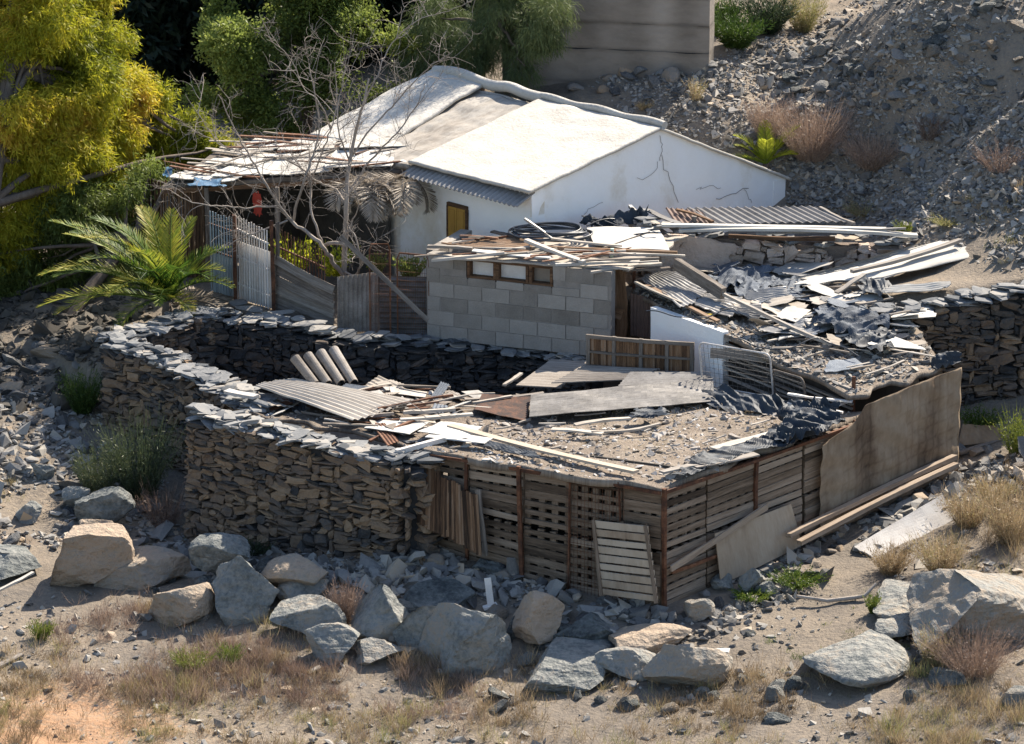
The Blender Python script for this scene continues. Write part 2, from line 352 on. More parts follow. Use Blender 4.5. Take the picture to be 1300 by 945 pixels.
def tube(mb, pts, rad, n=6, tint=.5):
    pts = np.asarray(pts, float); m = len(pts); rad = np.broadcast_to(rad, (m,))
    T = unit(np.gradient(pts, axis=0)); ref = np.array([.3, .2, 1.]) if abs(T[0][2]) < .8 else np.array([1., .2, .1])
    S = unit(np.cross(T, ref)); N_ = np.cross(T, S)
    a = np.arange(n) * 2 * np.pi / n
    V = pts[:, None] + rad[:, None, None] * (np.cos(a)[None, :, None] * S[:, None] + np.sin(a)[None, :, None] * N_[:, None])
    i = np.arange(m - 1)[:, None] * n; k = np.arange(n)[None]; k2 = (k + 1) % n
    F = np.stack([i + k, i + n + k, i + n + k2, i + k2], -1).reshape(-1, 4)[:, ::-1]
    mb.add(V, F, tint)
    for e in (0, m - 1):
        c = np.array([pts[e]]); ring = V[e]; f = [[n, j, (j + 1) % n] if e else [n, (j + 1) % n, j] for j in range(n)]
        mb.add(np.concatenate([ring, c]), f, tint)
class Sheet:
    """four world corners, subdivided, with corrugation across v, noise, sag, thickness"""
    def __init__(s, c, nu=8, nv=8, waves=0, amp=.012, noise=0, nf=2., sag=0, thick=.008, seed=0, tint=.5, ragged=0, wavedir='v', skirt=0):
        c = [np.asarray(x, float) for x in c]; s.c = c
        if waves:
            if wavedir == 'v': nv = max(nv, waves * 6)
            else: nu = max(nu, waves * 6)
        u, v = np.meshgrid(np.linspace(0, 1, nu + 1), np.linspace(0, 1, nv + 1), indexing='ij')
        s.nu, s.nv = nu, nv
        P_ = lambda u, v: (c[0] * (1 - u)[..., None] * (1 - v)[..., None] + c[1] * u[..., None] * (1 - v)[..., None] + c[2] * u[..., None] * v[..., None] + c[3] * (1 - u)[..., None] * v[..., None])
        if ragged:
            uu = u + ragged * (vn(np.stack([v * 7, u * 0 + seed], -1), 1, seed) * (u * 2 - 1) ** 5); vv = v + ragged * (vn(np.stack([u * 7, v * 0 + seed + 9], -1), 1, seed) * (v * 2 - 1) ** 5)
        else: uu, vv = u, v
        X = P_(uu, vv)
        n = unit(np.cross(c[1] - c[0], c[3] - c[0])); n = n if n[2] > -1e-3 else -n; s.n = n
        h = -sag * 16 * u * (1 - u) * v * (1 - v)
        if waves: h = h + amp * np.sin((v if wavedir == 'v' else u) * waves * 2 * np.pi)
        if noise: h = h + noise * fbm(X + seed * 7.7, nf, seed, 4)
        s.X = X + n * h[..., None]
        s.L, s.W = np.linalg.norm(c[1] - c[0]), np.linalg.norm(c[3] - c[0])
        s.u, s.v, s.thick, s.tint = u, v, thick, tint
    def mesh(s, mb):
        nu, nv = s.nu + 1, s.nv + 1; X = s.X.reshape(-1, 3); N_ = len(X)
        bot = X - s.n * s.thick
        idx = np.arange(N_).reshape(nu, nv)
        F = np.stack([idx[:-1, :-1], idx[1:, :-1], idx[1:, 1:], idx[:-1, 1:]], -1).reshape(-1, 4)
        ed = np.concatenate([idx[:, 0][::-1], idx[0, 1:], idx[-1, :][:0], idx[1:, -1], idx[-1, :-1][::-1]])
        ring = np.concatenate([idx[:, 0], idx[-1, 1:], idx[:-1, -1][::-1], idx[0, 1:-1][::-1]]); r2 = np.roll(ring, -1)
        side = np.stack([ring, ring + N_, r2 + N_, r2], -1)
        flip = np.dot(np.cross(s.c[1] - s.c[0], s.c[3] - s.c[0]), s.n) < 0
        allF = np.concatenate([F, F[:, ::-1] + N_, side])
        if flip: allF = allF[:, ::-1]
        off = rng.uniform(-5, 5, 3)
        g = np.stack([s.u.ravel() * s.L, s.v.ravel() * s.W, np.zeros(N_)], 1) + off
        mb.add(np.concatenate([X, bot]), allF, s.tint, np.concatenate([g, g]))
        return s
    def pt(s, u, v):
        i = np.clip((np.asarray(u) * s.nu), 0, s.nu - 1e-6); j = np.clip(np.asarray(v) * s.nv, 0, s.nv - 1e-6)
        a = i.astype(int); b_ = j.astype(int); fu = (i - a)[..., None]; fv = (j - b_)[..., None]; X = s.X
        return X[a, b_] * (1 - fu) * (1 - fv) + X[a + 1, b_] * fu * (1 - fv) + X[a, b_ + 1] * (1 - fu) * fv + X[a + 1, b_ + 1] * fu * fv
def PP(*a): return [P(*x) for x in a]
# ------------------------------------------------------------------ dry stone walls
def stone_wall(mb, cap, path, thick=.45, cell=(.078, .052), tint=(.5, .22), faces=(1, -1), caps=True, capn=1.0, capt=.42, boxy=0, mixup=0):
    """path: (x, y, zbase, ztop). Right-hand side of the direction of travel = face +1"""
    path = np.array(path, float); seg = np.hypot(*np.diff(path[:, :2], axis=0).T); S = np.concatenate([[0], np.cumsum(seg)]); Lt = S[-1]
    def at(s): return np.stack([np.interp(s, S, path[:, k]) for k in range(4)], -1)
    def nrm(s):
        d = at(np.minimum(s + .15, Lt)) - at(np.maximum(s - .15, 0)); d = unit(d[..., :2]); return np.stack([d[..., 1], -d[..., 0]], -1)
    zmin, zmax = path[:, 2].min() - .15, path[:, 3].max()
    ncol = int(Lt / cell[0]); nrow = int((zmax - zmin) / cell[1])
    for fc in faces:
        occ = np.zeros((ncol, nrow), bool); st = []
        for r_ in range(nrow):
            for c_ in range(ncol):
                if occ[c_, r_]: continue
                w = int(rng.choice([1, 2, 3, 4, 5], p=[.08, .24, .3, .24, .14])); h = int(rng.choice([1, 2, 3, 4], p=[.4, .32, .19, .09]))
                if w >= 4 and h > 3: h = 2
                if w == 1: h = 1
                w = min(w, ncol - c_); h = min(h, nrow - r_)
                while w > 1 and occ[c_:c_ + w, r_].any(): w -= 1
                while h > 1 and occ[c_:c_ + w, r_:r_ + h].any(): h -= 1
                occ[c_:c_ + w, r_:r_ + h] = True; st.append((c_ + w / 2, r_ + h / 2, w, h))
        st = np.array(st); s = st[:, 0] * cell[0]; z = zmin + st[:, 1] * cell[1] + .03 * vn(np.stack([s * 1.3, st[:, 1] * .1], -1), 1, 5)
        a = at(s); top = a[:, 3] + .05 * vn(np.stack([s, s], -1), 2.5, 8); keep = (z + st[:, 3] * cell[1] * .4 < top) & (z > a[:, 2] - .15)
        st, s, z, a = st[keep], s[keep], z[keep], a[keep]; n = nrm(s) * fc; K = len(s)
        dep = .12 + rng.uniform(-.045, .05, K)
        c = np.stack([a[:, 0] + n[:, 0] * (thick / 2 - dep * .8), a[:, 1] + n[:, 1] * (thick / 2 - dep * .8), z], 1)
        batt = (a[:, 3] - z) * .05; c[:, :2] += n * batt[:, None]
        t3 = np.stack([-n[:, 1], n[:, 0], 0 * s], 1); n3 = np.stack([n[:, 0], n[:, 1], 0 * s], 1); u3 = np.tile([0, 0, 1.], (K, 1))
        th = rng.normal(size=K) * .13; t3b = t3 * np.cos(th)[:, None] + u3 * np.sin(th)[:, None]; u3b = -t3 * np.sin(th)[:, None] + u3 * np.cos(th)[:, None]
        hw = st[:, 2] * cell[0] * .5 * rng.uniform(.86, 1.02, K); hh = st[:, 3] * cell[1] * .5 * rng.uniform(.82, 1.0, K)
        q = CT[None] + rng.normal(size=(K, 26, 3)) * .17; q[..., 2] += rng.normal(size=(K, 1)) * .35 * q[..., 0]
        # taper the ends so that stones read as wedges
        V = c[:, None] + q[..., 0:1] * (hw[:, None, None] * t3b[:, None]) + q[..., 1:2] * (dep[:, None, None] * n3[:, None]) + (q[..., 2:3] * (1 - .3 * np.abs(q[..., 0:1]) * rng.uniform(-.2, 1, (K, 1, 1)))) * (hh[:, None, None] * u3b[:, None])
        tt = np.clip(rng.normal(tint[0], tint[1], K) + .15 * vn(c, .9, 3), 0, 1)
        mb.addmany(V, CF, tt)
    # core
    m = max(2, int(Lt / .3)); s = np.linspace(0, Lt, m + 1); a = at(s); n = nrm(s); core = MB()
    q = []
    for i in range(m + 1):
        w = thick / 2 - .07
        for (sg, zz) in ((-1, a[i, 2] - .2), (1, a[i, 2] - .2), (1, a[i, 3] - .06), (-1, a[i, 3] - .06)):
            q.append([a[i, 0] + n[i, 0] * sg * w, a[i, 1] + n[i, 1] * sg * w, zz])
    F = [[0, 1, 2, 3], [m * 4 + 3, m * 4 + 2, m * 4 + 1, m * 4]]
    for i in range(m):
        for k in range(4): F.append([i * 4 + k, i * 4 + 4 + k, i * 4 + 4 + (k + 1) % 4, i * 4 + (k + 1) % 4])
    core.add(q, F, .0); mb.add(q, F, -.3)
    if caps:
        K = int(Lt * 26 * capn * (thick / .45)); s = rng.uniform(-.02, 1.02, K) * Lt; a = at(np.clip(s, 0, Lt)); n = nrm(np.clip(s, 0, Lt))
        off = rng.uniform(-1, 1, K) * thick * .46; lay = rng.uniform(0, 1, K)
        c = np.stack([a[:, 0] + n[:, 0] * off, a[:, 1] + n[:, 1] * off, a[:, 3] - .05 + lay * .16 * (1 - np.abs(off) / thick)], 1)
        Rm = rotmats(K, .12); dim = np.stack([rng.uniform(.08, .2, K), rng.uniform(.05, .13, K), rng.uniform(.012, .03, K)], 1)
        q = CT[None] + rng.normal(size=(K, 26, 3)) * .15; q[..., 2] = CT[None, :, 2] + rng.normal(size=(K, 26)) * .12
        V = np.einsum('kij,knj->kni', Rm, q * dim[:, None]) + c[:, None]
        cap.addmany(V, CF, np.clip(rng.normal(capt, .22, K), 0, 1))
    return at
def wall_thing(label, path, name='dry_stone_wall', **k):
    path = [tuple(p) for p in path]; a = MB(); c = MB()
    t = thing(name, label, 'stone wall', (path[0][0], path[0][1], path[0][2]))
    stone_wall(a, c, path, **k); a.build('stone_facing', k.get('m', 'wallstone'), t)
    if c.v: c.build('capstones', 'slate', t)
    return t
def wp(px, py, z, zb, dy=0):
    p = P(px, py, z); return (p[0], p[1] + dy, zb, z)
wall_thing('tall front dry stone wall of brown and grey stones left of the pallet shed', [wp(250, 524, 1.88, -.05), wp(340, 545, 1.85, -.1), wp(430, 567, 1.8, .1), wp(525, 586, 1.74, .3), wp(538, 582, 1.72, .3), (-1.42, -3.0, .3, 1.74)], thick=.5, faces=(1, -1), tint=(.52, .22), capn=1.1)
wall_thing('left enclosure dry stone wall above the dark shrub with jagged slate top', [wp(145, 436, 1.92, .5), wp(205, 452, 1.9, .4), wp(262, 478, 1.86, .3), wp(335, 518, 1.84, .2)], thick=.5, tint=(.48, .22), capn=1.3)
wall_thing('low dry stone wall topped with pale slates running back towards the palm', [wp(143, 432, 1.92, .5), wp(200, 412, 1.97, .4), wp(262, 397, 1.98, .4)], thick=.5, tint=(.35, .22), capn=1.2)
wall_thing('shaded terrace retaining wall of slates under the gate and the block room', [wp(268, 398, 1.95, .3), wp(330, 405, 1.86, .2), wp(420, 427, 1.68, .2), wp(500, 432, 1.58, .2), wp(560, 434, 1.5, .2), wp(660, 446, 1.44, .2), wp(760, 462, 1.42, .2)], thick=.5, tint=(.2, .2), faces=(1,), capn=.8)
wall_thing('right dry stone wall of thin brown stones beyond the burlap screen', [wp(1085, 412, 2.45, .9), wp(1130, 396, 2.55, 1.0), wp(1215, 380, 2.72, 1.1), wp(1300, 366, 2.9, 1.2), wp(1390, 352, 3.0, 1.25)], thick=.5, tint=(.45, .2), faces=(1,), capn=.7, capt=.35)
# ruined plastered room
t = thing('ruined_wall', 'pinkish plastered rubble wall of the ruined room under rusty roof sheets', 'wall', P(840, 345, 2.3))
a = MB(); c = MB(); ru = [wp(812, 272, 3.25, 2.2), wp(838, 292, 3.15, 2.2), wp(920, 297, 3.05, 2.15), wp(1040, 306, 2.98, 2.2), wp(1150, 306, 3.0, 2.3)]
stone_wall(a, c, ru, thick=.4, cell=(.1, .075), tint=(.55, .2), faces=(1,), capn=.3)
a.build('rubble_core', 'ruinplaster', t); c.build('capstones', 'slate', t)
a = MB(); s = Sheet([np.array([ru[1][0] - .3, ru[1][1] - .30, 2.2]), np.array([ru[2][0] + .25, ru[2][1] - .30, 2.2]), np.array([ru[2][0] + .2, ru[2][1] - .27, 2.95]), np.array([ru[1][0] - .3, ru[1][1] - .26, 3.08])], 40, 20, noise=.03, nf=3, thick=.08, seed=4, ragged=.12, tint=.85); s.mesh(a)
a.build('plaster_patch', 'ruinplaster', t, smooth=True)
# ------------------------------------------------------------------ white house
Bc = np.array([.33, 4.7, 0]); dA = unit(np.array([-2.03, 2.2, 0])); dB = np.array([-dA[1] * -1, dA[0] * -1, 0]); dB = np.array([dA[1], -dA[0], 0])
# dA runs back-left along the front wall, dB runs back-right along the gable
house = thing('white_house', 'whitewashed stone house with pitched white roof and cracked gable', 'house', (Bc[0], Bc[1], 1.4))
LA, LB_, LR = 3.0, 6.15, 2.98
def hp(a, b_, z): p = Bc + dA * a + dB * b_; return np.array([p[0], p[1], z])
zE, zR, zC = 3.8, 4.42, 3.02
def slab(mb, poly, nrm_, th, tint=.6, sub=None):
    poly = np.array(poly); n = len(poly); q = np.concatenate([poly, poly + np.asarray(nrm_) * th])
    for i in range(n): j = (i + 1) % n; mb.add([q[i], q[j], q[n + j], q[n + i]], [[0, 1, 2, 3]], tint)
    for off, fl in ((0, 1), (n, 0)):
        f = [[0, i, i + 1] for i in range(1, n - 1)]; f = [x[::-1] if fl else x for x in f]; mb.add(q[off:off + n], f, tint)
def wallgrid(c00, c10, topf, zb, nu, nv, seed, th, nrmv, tint=.75, amp=.012):
    """vertical wall between two ground points with a top profile, gently uneven; tint stains from below and edges"""
    mb = MB(); u, v = np.meshgrid(np.linspace(0, 1, nu + 1), np.linspace(0, 1, nv + 1), indexing='ij')
    X = c00[None, None] * (1 - u)[..., None] + c10[None, None] * u[..., None]; zt = topf(u); X = X.copy(); X[..., 2] = zb + (zt - zb) * v
    X = X + np.asarray(nrmv) * (amp * fbm(X, 1.6, seed, 3))[..., None]
    idx = np.arange((nu + 1) * (nv + 1)).reshape(nu + 1, nv + 1); F = np.stack([idx[:-1, :-1], idx[1:, :-1], idx[1:, 1:], idx[:-1, 1:]], -1).reshape(-1, 4)
    Nn = (nu + 1) * (nv + 1); X = X.reshape(-1, 3); Y = X - np.asarray(nrmv) * th
    ring = np.concatenate([idx[:, 0], idx[-1, 1:], idx[:-1, -1][::-1], idx[0, 1:-1][::-1]]); r2 = np.roll(ring, -1)
    side = np.stack([ring, ring + Nn, r2 + Nn, r2], -1)
    tt = tint(u.ravel(), v.ravel(), X) if callable(tint) else tint
    tt = np.broadcast_to(tt, (Nn,)); mb.add(np.concatenate([X, Y]), np.concatenate([F, F[:, ::-1] + Nn, side]), np.concatenate([tt, tt]))
    return mb
def topg(u): t_ = u * LB_; return np.where(t_ < LR, zE + (zR - zE) * t_ / LR, zR + (zC - zR) * (t_ - LR) / (LB_ - LR)) + .015 * vn(np.stack([t_, t_], -1), 2, 3)
nG = -dA; nF = -dB
tg = lambda u, v, X: .84 - .22 * np.clip(vn(X * [2, 2, .35], 1.6, 21) * 2 - .5, 0, 1) - .32 * np.clip(.35 - v, 0, 1) * (1 + vn(X, 1.5, 7)) - .5 * (np.hypot((u - .31) * 6.1, (v - .33) * 2) < .13 + .06 * vn(X, 9, 2)) - .45 * np.exp(-u * 60) * (vn(X, 4, 5) > .1) - .25*np.exp(-((v-1)/.03)**2)
wallgrid(hp(0, 0, 0), hp(0, LB_, 0), topg, 1.4, 180, 60, 3, .3, nG, tg).build('gable_wall', 'plaster', house, smooth=False)
EXT = 2.9
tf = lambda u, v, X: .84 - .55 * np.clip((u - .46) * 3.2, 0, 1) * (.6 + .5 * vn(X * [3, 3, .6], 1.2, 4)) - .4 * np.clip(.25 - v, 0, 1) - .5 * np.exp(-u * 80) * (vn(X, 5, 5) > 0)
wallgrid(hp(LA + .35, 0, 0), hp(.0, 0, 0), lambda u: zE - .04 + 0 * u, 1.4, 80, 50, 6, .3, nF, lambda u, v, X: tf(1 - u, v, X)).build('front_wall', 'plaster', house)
wallgrid(hp(0, LB_, 0), hp(LA, LB_, 0), lambda u: zC + 0 * u, 1.4, 10, 10, 6, .3, dB, .7).build('rear_wall', 'plaster', house)
wallgrid(hp(LA, 4.0, 0), hp(LA + EXT, 4.0, 0), lambda u: 3.86 + 0 * u, 1.4, 10, 10, 6, .3, dB, .7).build('rear_wall', 'plaster', house)
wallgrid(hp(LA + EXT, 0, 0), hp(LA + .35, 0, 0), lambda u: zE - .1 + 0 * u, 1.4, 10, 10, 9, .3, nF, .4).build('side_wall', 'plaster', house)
# roofs
rb = MB(); c = [hp(-.06, -.12, zE + .03), hp(LA, -.12, zE + .03), hp(LA, LR, zR + .04), hp(-.06, LR, zR + .04)]
Sheet(c, 60, 60, noise=.012, nf=3, thick=.05, sag=.03, tint=.72).mesh(rb)
c = [hp(-.06, LR, zR + .04), hp(LA, LR, zR + .04), hp(LA, LB_ + .12, zC + .0), hp(-.06, LB_ + .12, zC + .0)]
Sheet(c, 40, 40, noise=.012, nf=3, thick=.05, tint=.7).mesh(rb)
rb.build('roof', 'limeroof', house, smooth=True)
rb = MB(); tube(rb, [hp(x, LR + .1, zR + .06 + .02 * math.sin(x * 5)) for x in np.linspace(-.05, LA + .05, 24)], .07, 10, .62); rb.build('ridge_roll', 'limeroof', house, smooth=True)
rb = MB()
c = [hp(LA - .0, -.1, zE - .1), hp(LA + EXT, -.1, zE - .15), hp(LA + EXT, LR, zR - .02), hp(LA, LR, zR - .1)]
Sheet(c, 60, 60, noise=.05, nf=1.6, thick=.1, tint=.5, seed=3).mesh(rb)
c = [hp(LA, LR, zR - .1), hp(LA + EXT, LR, zR - .02), hp(LA + EXT, 4.1, 3.9), hp(LA, 4.1, 3.9)]
Sheet(c, 30, 30, noise=.04, nf=1.6, thick=.1, tint=.6, seed=5).mesh(rb)
rb.build('old_roof', 'oldroof', house, smooth=True)
rb = MB(); Sheet([hp(LA + 1.2, .25, zE + .02), hp(LA + EXT + .02, .1, zE - .02), hp(LA + EXT + .02, LR + .1, zR + .13), hp(LA + 1.55, LR + .1, zR + .05)], 40, 40, noise=.035, nf=1.6, thick=.06, tint=.8, seed=8).mesh(rb)
tube(rb, [hp(x, LR + .12, zR + .03 + .10 * math.exp(-((x - LA - 2.3) / .6) ** 2) + .06 * math.exp(-((x - LA - .9) / .3) ** 2)) for x in np.linspace(LA, LA + EXT, 30)], [.10] * 30, 10, .75)
rb.build('lime_patch', 'limeroof', house, smooth=True)
rb = MB(); Sheet([hp(-.02, -.36, zE - .2), hp(LA - .05, -.36, zE - .17), hp(LA - .05, .06, zE + .0), hp(-.02, .06, zE - .02)], 8, 6, waves=26, amp=.018, wavedir='u', thick=.01, tint=.5).mesh(rb)
rb.build('eave_sheet', 'metalsheet', house)
sh = MB(); cdo = hp(1.84, -.02, 2.35)
for k in (-1, 1):
    boxv(sh, cdo + dA * k * .115, [dA, nF, [0, 0, 1]], (.108, .02, .84), .5 if k < 0 else .65)
    for j in range(3): boxv(sh, cdo + dA * k * .115 + np.array([0, 0, -.6 + .6 * j]) + nF * .02, [dA, nF, [0, 0, 1]], (.075, .012, .2), .4)
sh.build('shutter', 'ochre', house)
sh = MB(); boxv(sh, cdo + nF * .0 + np.array([0, 0, .875]), [dA, nF, [0, 0, 1]], (.25, .03, .03), .3)
for k in (-1, 1): boxv(sh, cdo + dA * k * .238, [dA, nF, [0, 0, 1]], (.018, .03, .845), .3)
sh.build('door_frame', 'brownwood', house)
cr = MB()
def crack(u0, z0, n, dx, dz, seed, w=.003):
    r = np.random.default_rng(seed); p = hp(0, u0, z0) + nG * .012; pts = [p]
    for i in range(n): p = p + dB * (dx + r.normal() * .045) + np.array([0, 0, dz + r.normal() * .03]); pts.append(p + nG * .012 * fbm(p[None], 1.6, 3, 3)[0])
    tube(cr, pts, w, 4, 0)
crack(3.0, 4.3, 9, .0, -.055, 1, .0045); crack(3.05, 3.95, 9, .03, -.09, 2, .005); crack(2.95, 3.85, 5, -.09, -.04, 3, .004); crack(4.4, 2.95, 6, .13, .015, 5, .006); crack(3.9, 3.2, 8, .08, -.03, 6, .004); crack(5.1, 3.0, 5, .05, -.05, 7, .004); crack(1.2, 3.2, 5, .1, .03, 9, .004)
crk = cr.build('wall_crack', 'crackline', house)
# ------------------------------------------------------------------ block room
bw0, bw1 = P(545, 427, 1.55), P(778, 453, 1.55)
dW = unit(bw1 - bw0); nW = np.array([dW[1], -dW[0], 0]); LW = np.linalg.norm(bw1 - bw0)
room = thing('block_room', 'grey concrete block room wall with a row of three small windows', 'building', bw0)
bl = MB(); mo = MB(); RH = .245
w0, w1, wz0, wz1 = .72, 2.26, 5 * RH - .12, 7 * RH - .28
for r_ in range(6):
    x = -.0 if r_ % 2 else -.25
    z0 = r_ * RH
    while x < LW:
        xa, xb = max(x, 0 + (.05 * rng.random())), min(x + .49, LW); zt = z0 + RH - .012
        if xb - xa > .05:
            for (ya, yb_) in ([(xa, xb)] if not (r_ >= 4 and xb > w0 and xa < w1) else [(xa, min(xb, w0)), (max(xa, w1), xb)] if r_ == 5 else [(xa, xb)]):
                if yb_ - ya < .04: continue
                ztt = min(zt, wz0 if (r_ == 4 and yb_ > w0 and ya < w1) else zt)
                if ztt - z0 < .02: continue
                cc = bw0 + dW * (ya + yb_) / 2 + np.array([0, 0, (z0 + ztt) / 2]) + nW * rng.uniform(-.004, .006)
                boxv(bl, cc, [dW, nW, [0, 0, 1]], ((yb_ - ya) / 2 - .006, .1, (ztt - z0) / 2), rng.uniform(.2, .85), jit=.0025)
        x += .5
bl.build('blocks', 'block', room)
for (ua, ub, za, zb) in ((0, LW, 0, wz0 - .02), (0, w0 - .01, wz0 - .02, 6 * RH - .03), (w1 + .01, LW, wz0 - .02, 6 * RH - .03)):
    boxv(mo, bw0 + dW * (ua + ub) / 2 + np.array([0, 0, (za + zb) / 2]), [dW, nW, [0, 0, 1]], ((ub - ua) / 2, .09, (zb - za) / 2), .5)
mo.build('mortar', 'mortar', room)
wd = MB(); zc = (wz0 + 6 * RH - .03) / 2; hz = (6 * RH - .03 - wz0) / 2
for i in range(2):
    z = wz0 + .02 if i == 0 else 6 * RH - .05
    boxv(wd, bw0 + dW * (w0 + w1) / 2 + np.array([0, 0, z]), [dW, nW, [0, 0, 1]], ((w1 - w0) / 2, .085, .022), .45)
xs = [w0 + .03, w0 + .5, w0 + .55, w0 + 1.08, w0 + 1.14, w1 - .03]
for x in xs: boxv(wd, bw0 + dW * x + np.array([0, 0, zc]), [dW, nW, [0, 0, 1]], (.024, .092, hz - .02), .5)
wf = wd.build('window_frame', 'brownwood', room)
for cx_ in (.265, .815):
    g = MB(); boxv(g, bw0 + dW * (w0 + cx_) + np.array([0, 0, zc]) - nW * .03, [dW, nW, [0, 0, 1]], (.2 if cx_ < .5 else .24, .005, hz - .045), .9); g.build('window_pane', 'whitepaint', room)
g = MB(); boxv(g, bw0 + dW * (w0 + 1.34) + np.array([0, 0, zc]) - nW * .03, [dW, nW, [0, 0, 1]], (.19, .005, hz - .045), .5); g.build('window_pane', 'glassdusty', room)
# side wall of the room going back
boxes = MB(); 
for r_ in range(6):
    for k in range(3):
        boxv(boxes, bw0 - nW * (.36 + .5 * k) + np.array([0, 0, r_ * RH + .12]), [dW, nW, [0, 0, 1]], (.1, .24, .117), rng.uniform(.2, .8), jit=.002)
boxes.build('side_blocks', 'block', room)
roofA = Sheet(PP((548, 326, 3.04), (800, 342, 3.04), (868, 300, 3.08), (630, 300, 3.12)), 60, 30, noise=.02, nf=2, thick=.03, seed=2, tint=.6, ragged=.03)
a = MB(); roofA.mesh(a); a.build('roof_board', 'palewood', room)
# ------------------------------------------------------------------ pallet shed
shedbase = P(848, 768, 0)
shed = thing('pallet_shed', 'low shed walled with wooden pallets and rusty posts under a flat dirt roof', 'shed', shedbase)
PL0, PC, PR = P(532, 572, 1.82), P(842, 622, 1.82), P(1213, 488, 1.98)
def gz(p): return float(hq(p[0], p[1]))
def pallet(mb, a, b_, zb0, zb1, zt0, zt1, nb=9, back=True, gap=.35, outn=None, tintc=.5, vert=False):
    """boards between ground points a,b following bottom/top heights"""
    a = np.array([a[0], a[1], 0.]); b_ = np.array([b_[0], b_[1], 0.]); d = unit(b_ - a); L = np.linalg.norm(b_ - a); up = np.array([0, 0, 1.])
    for i in range(nb):
        f0 = (i + .5) / nb
        p = a + up * (zb0 + (zt0 - zb0) * f0); q = b_ + up * (zb1 + (zt1 - zb1) * f0)
        h = ((zt0 - zb0) + (zt1 - zb1)) / 2 / nb
        off = outn * rng.uniform(-.006, .006)
        bar(mb, p + off, q + off + up * rng.normal() * .008, .02, h * (1 - gap * rng.uniform(.6, 1.3)), up=np.cross(d, up), tint=np.clip(tintc + rng.normal() * .22, 0, 1), jit=.003) if False else \
        bar(mb, p + off, q + off + up * rng.normal() * .008, h * (1 - gap * .8 * rng.uniform(.3, 1.6)), .02, up=outn, tint=np.clip(tintc + rng.normal() * .22, 0, 1), jit=.003)
    if back:
        for f0 in np.linspace(.05, .95, max(3, int(L / .2) + 1)):
            p = a + (b_ - a) * (f0 + rng.normal() * .012) - outn * .045
            bar(mb, p + up * (zb0 + (zb1 - zb0) * f0), p + up * (zt0 + (zt1 - zt0) * f0), .1, .06, up=outn, tint=.4)
        for i in range(0, nb, 2):
            f0 = (i + .3) / nb
            bar(mb, a + up * (zb0 + (zt0 - zb0) * f0) - outn * .115, b_ + up * (zb1 + (zt1 - zb1) * f0) - outn * .115, h * .8, .018, up=outn, tint=.3)
up = np.array([0, 0, 1.])
def span(A_, B_, us, nbs, gaps, tints, zoff=0):
    d = B_ - A_; n = unit(np.array([d[1], -d[0], 0])); 
    for (u0, u1), nb, gp, tn in zip(us, nbs, gaps, tints):
        p, q = A_ + d * u0, A_ + d * u1; m = MB()
        zb0, zb1 = gz(p) - .05, gz(q) - .05; zt0, zt1 = p[2] - .06, q[2] - .06
        zm0, zm1 = (zb0 + zt0) / 2, (zb1 + zt1) / 2
        pallet(m, p, q, zb0, zb1, zm0 - .01, zm1 - .01, nb, gap=gp, outn=n, tintc=tn)
        p2 = p - n * .02; q2 = q - n * .02
        pallet(m, p2, q2, zm0 + .02, zm1 + .02, zt0, zt1, nb, gap=gp * 1.1, outn=n, tintc=tn)
        m.build('pallet_panel', 'palletwood', shed)
span(PL0, PC, [(0.01, .2), (.21, .43), (.44, .62), (.63, .83), (.84, .99)], [6, 6, 6, 6, 5], [.32, .34, .36, .5, .12], [.4, .5, .5, .45, .5])
span(PC, PR, [(.01, .14), (.145, .3), (.31, .46), (.47, .62), (.63, .8), (.81, .98)], [7, 7, 7, 8, 8, 8], [.26, .24, .16, .12, .12, .12], [.55, .55, .6, .6, .55, .5])
nL = unit(np.array([(PC - PL0)[1], -(PC - PL0)[0], 0])); nR = unit(np.array([(PR - PC)[1], -(PR - PC)[0], 0]))
# dark lining added behind the gaps, its colour standing in for the shade inside
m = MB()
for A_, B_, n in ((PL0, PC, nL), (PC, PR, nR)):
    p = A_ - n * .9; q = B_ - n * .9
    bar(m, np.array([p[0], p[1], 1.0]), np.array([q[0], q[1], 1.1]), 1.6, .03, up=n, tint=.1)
m.build('gap_shade_lining', 'core', shed)
for (A_, B_, n, lst) in ((PL0, PC, nL, [(.0, .06, .9), (.205, .055, .85), (.435, .075, .95), (.625, .03, .9), (.835, .03, .9)]), (PC, PR, nR, [(.0, .07, 1), (.305, .07, .95), (.63, .05, .9), (.985, .055, 1)])):
    for u, w, _ in lst:
        m = MB(); p = A_ + (B_ - A_) * u + n * .045; z0 = gz(p) - .1
        bar(m, [p[0], p[1], z0], [p[0] + rng.normal() * .03, p[1], p[2] + .03], w * .8, w * .8, up=n, tint=rng.uniform(.3, .6), jit=.003, seg=4)
        m.build('post', 'rust', shed)
m = MB()
for A_, B_, n in ((PL0, PC, nL), (PC, PR, nR)):
    bar(m, A_ + n * .06 - up * .03, B_ + n * .06 - up * .03, .04, .05, up=up, tint=.4, seg=8, jit=.004)
m.build('top_rail', 'rust', shed)
m = MB(); p0 = PC + (PR - PC) * .02 + nR * .07; p1 = PC + (PR - PC) * .3 + nR * .07
bar(m, [p0[0], p0[1], .52], [p1[0], p1[1], .62], .05, .03, up=nR, tint=.5, seg=4); m.build('lower_rail', 'rust', shed); m = MB()
p0 = PC + (PR - PC) * .45 + nR * .07; p1 = PC + (PR - PC) * .62 + nR * .07; bar(m, [p0[0], p0[1], .33], [p1[0], p1[1], .42], .1, .03, up=nR, tint=.5, seg=4); m.build('lower_rail', 'rust', shed)
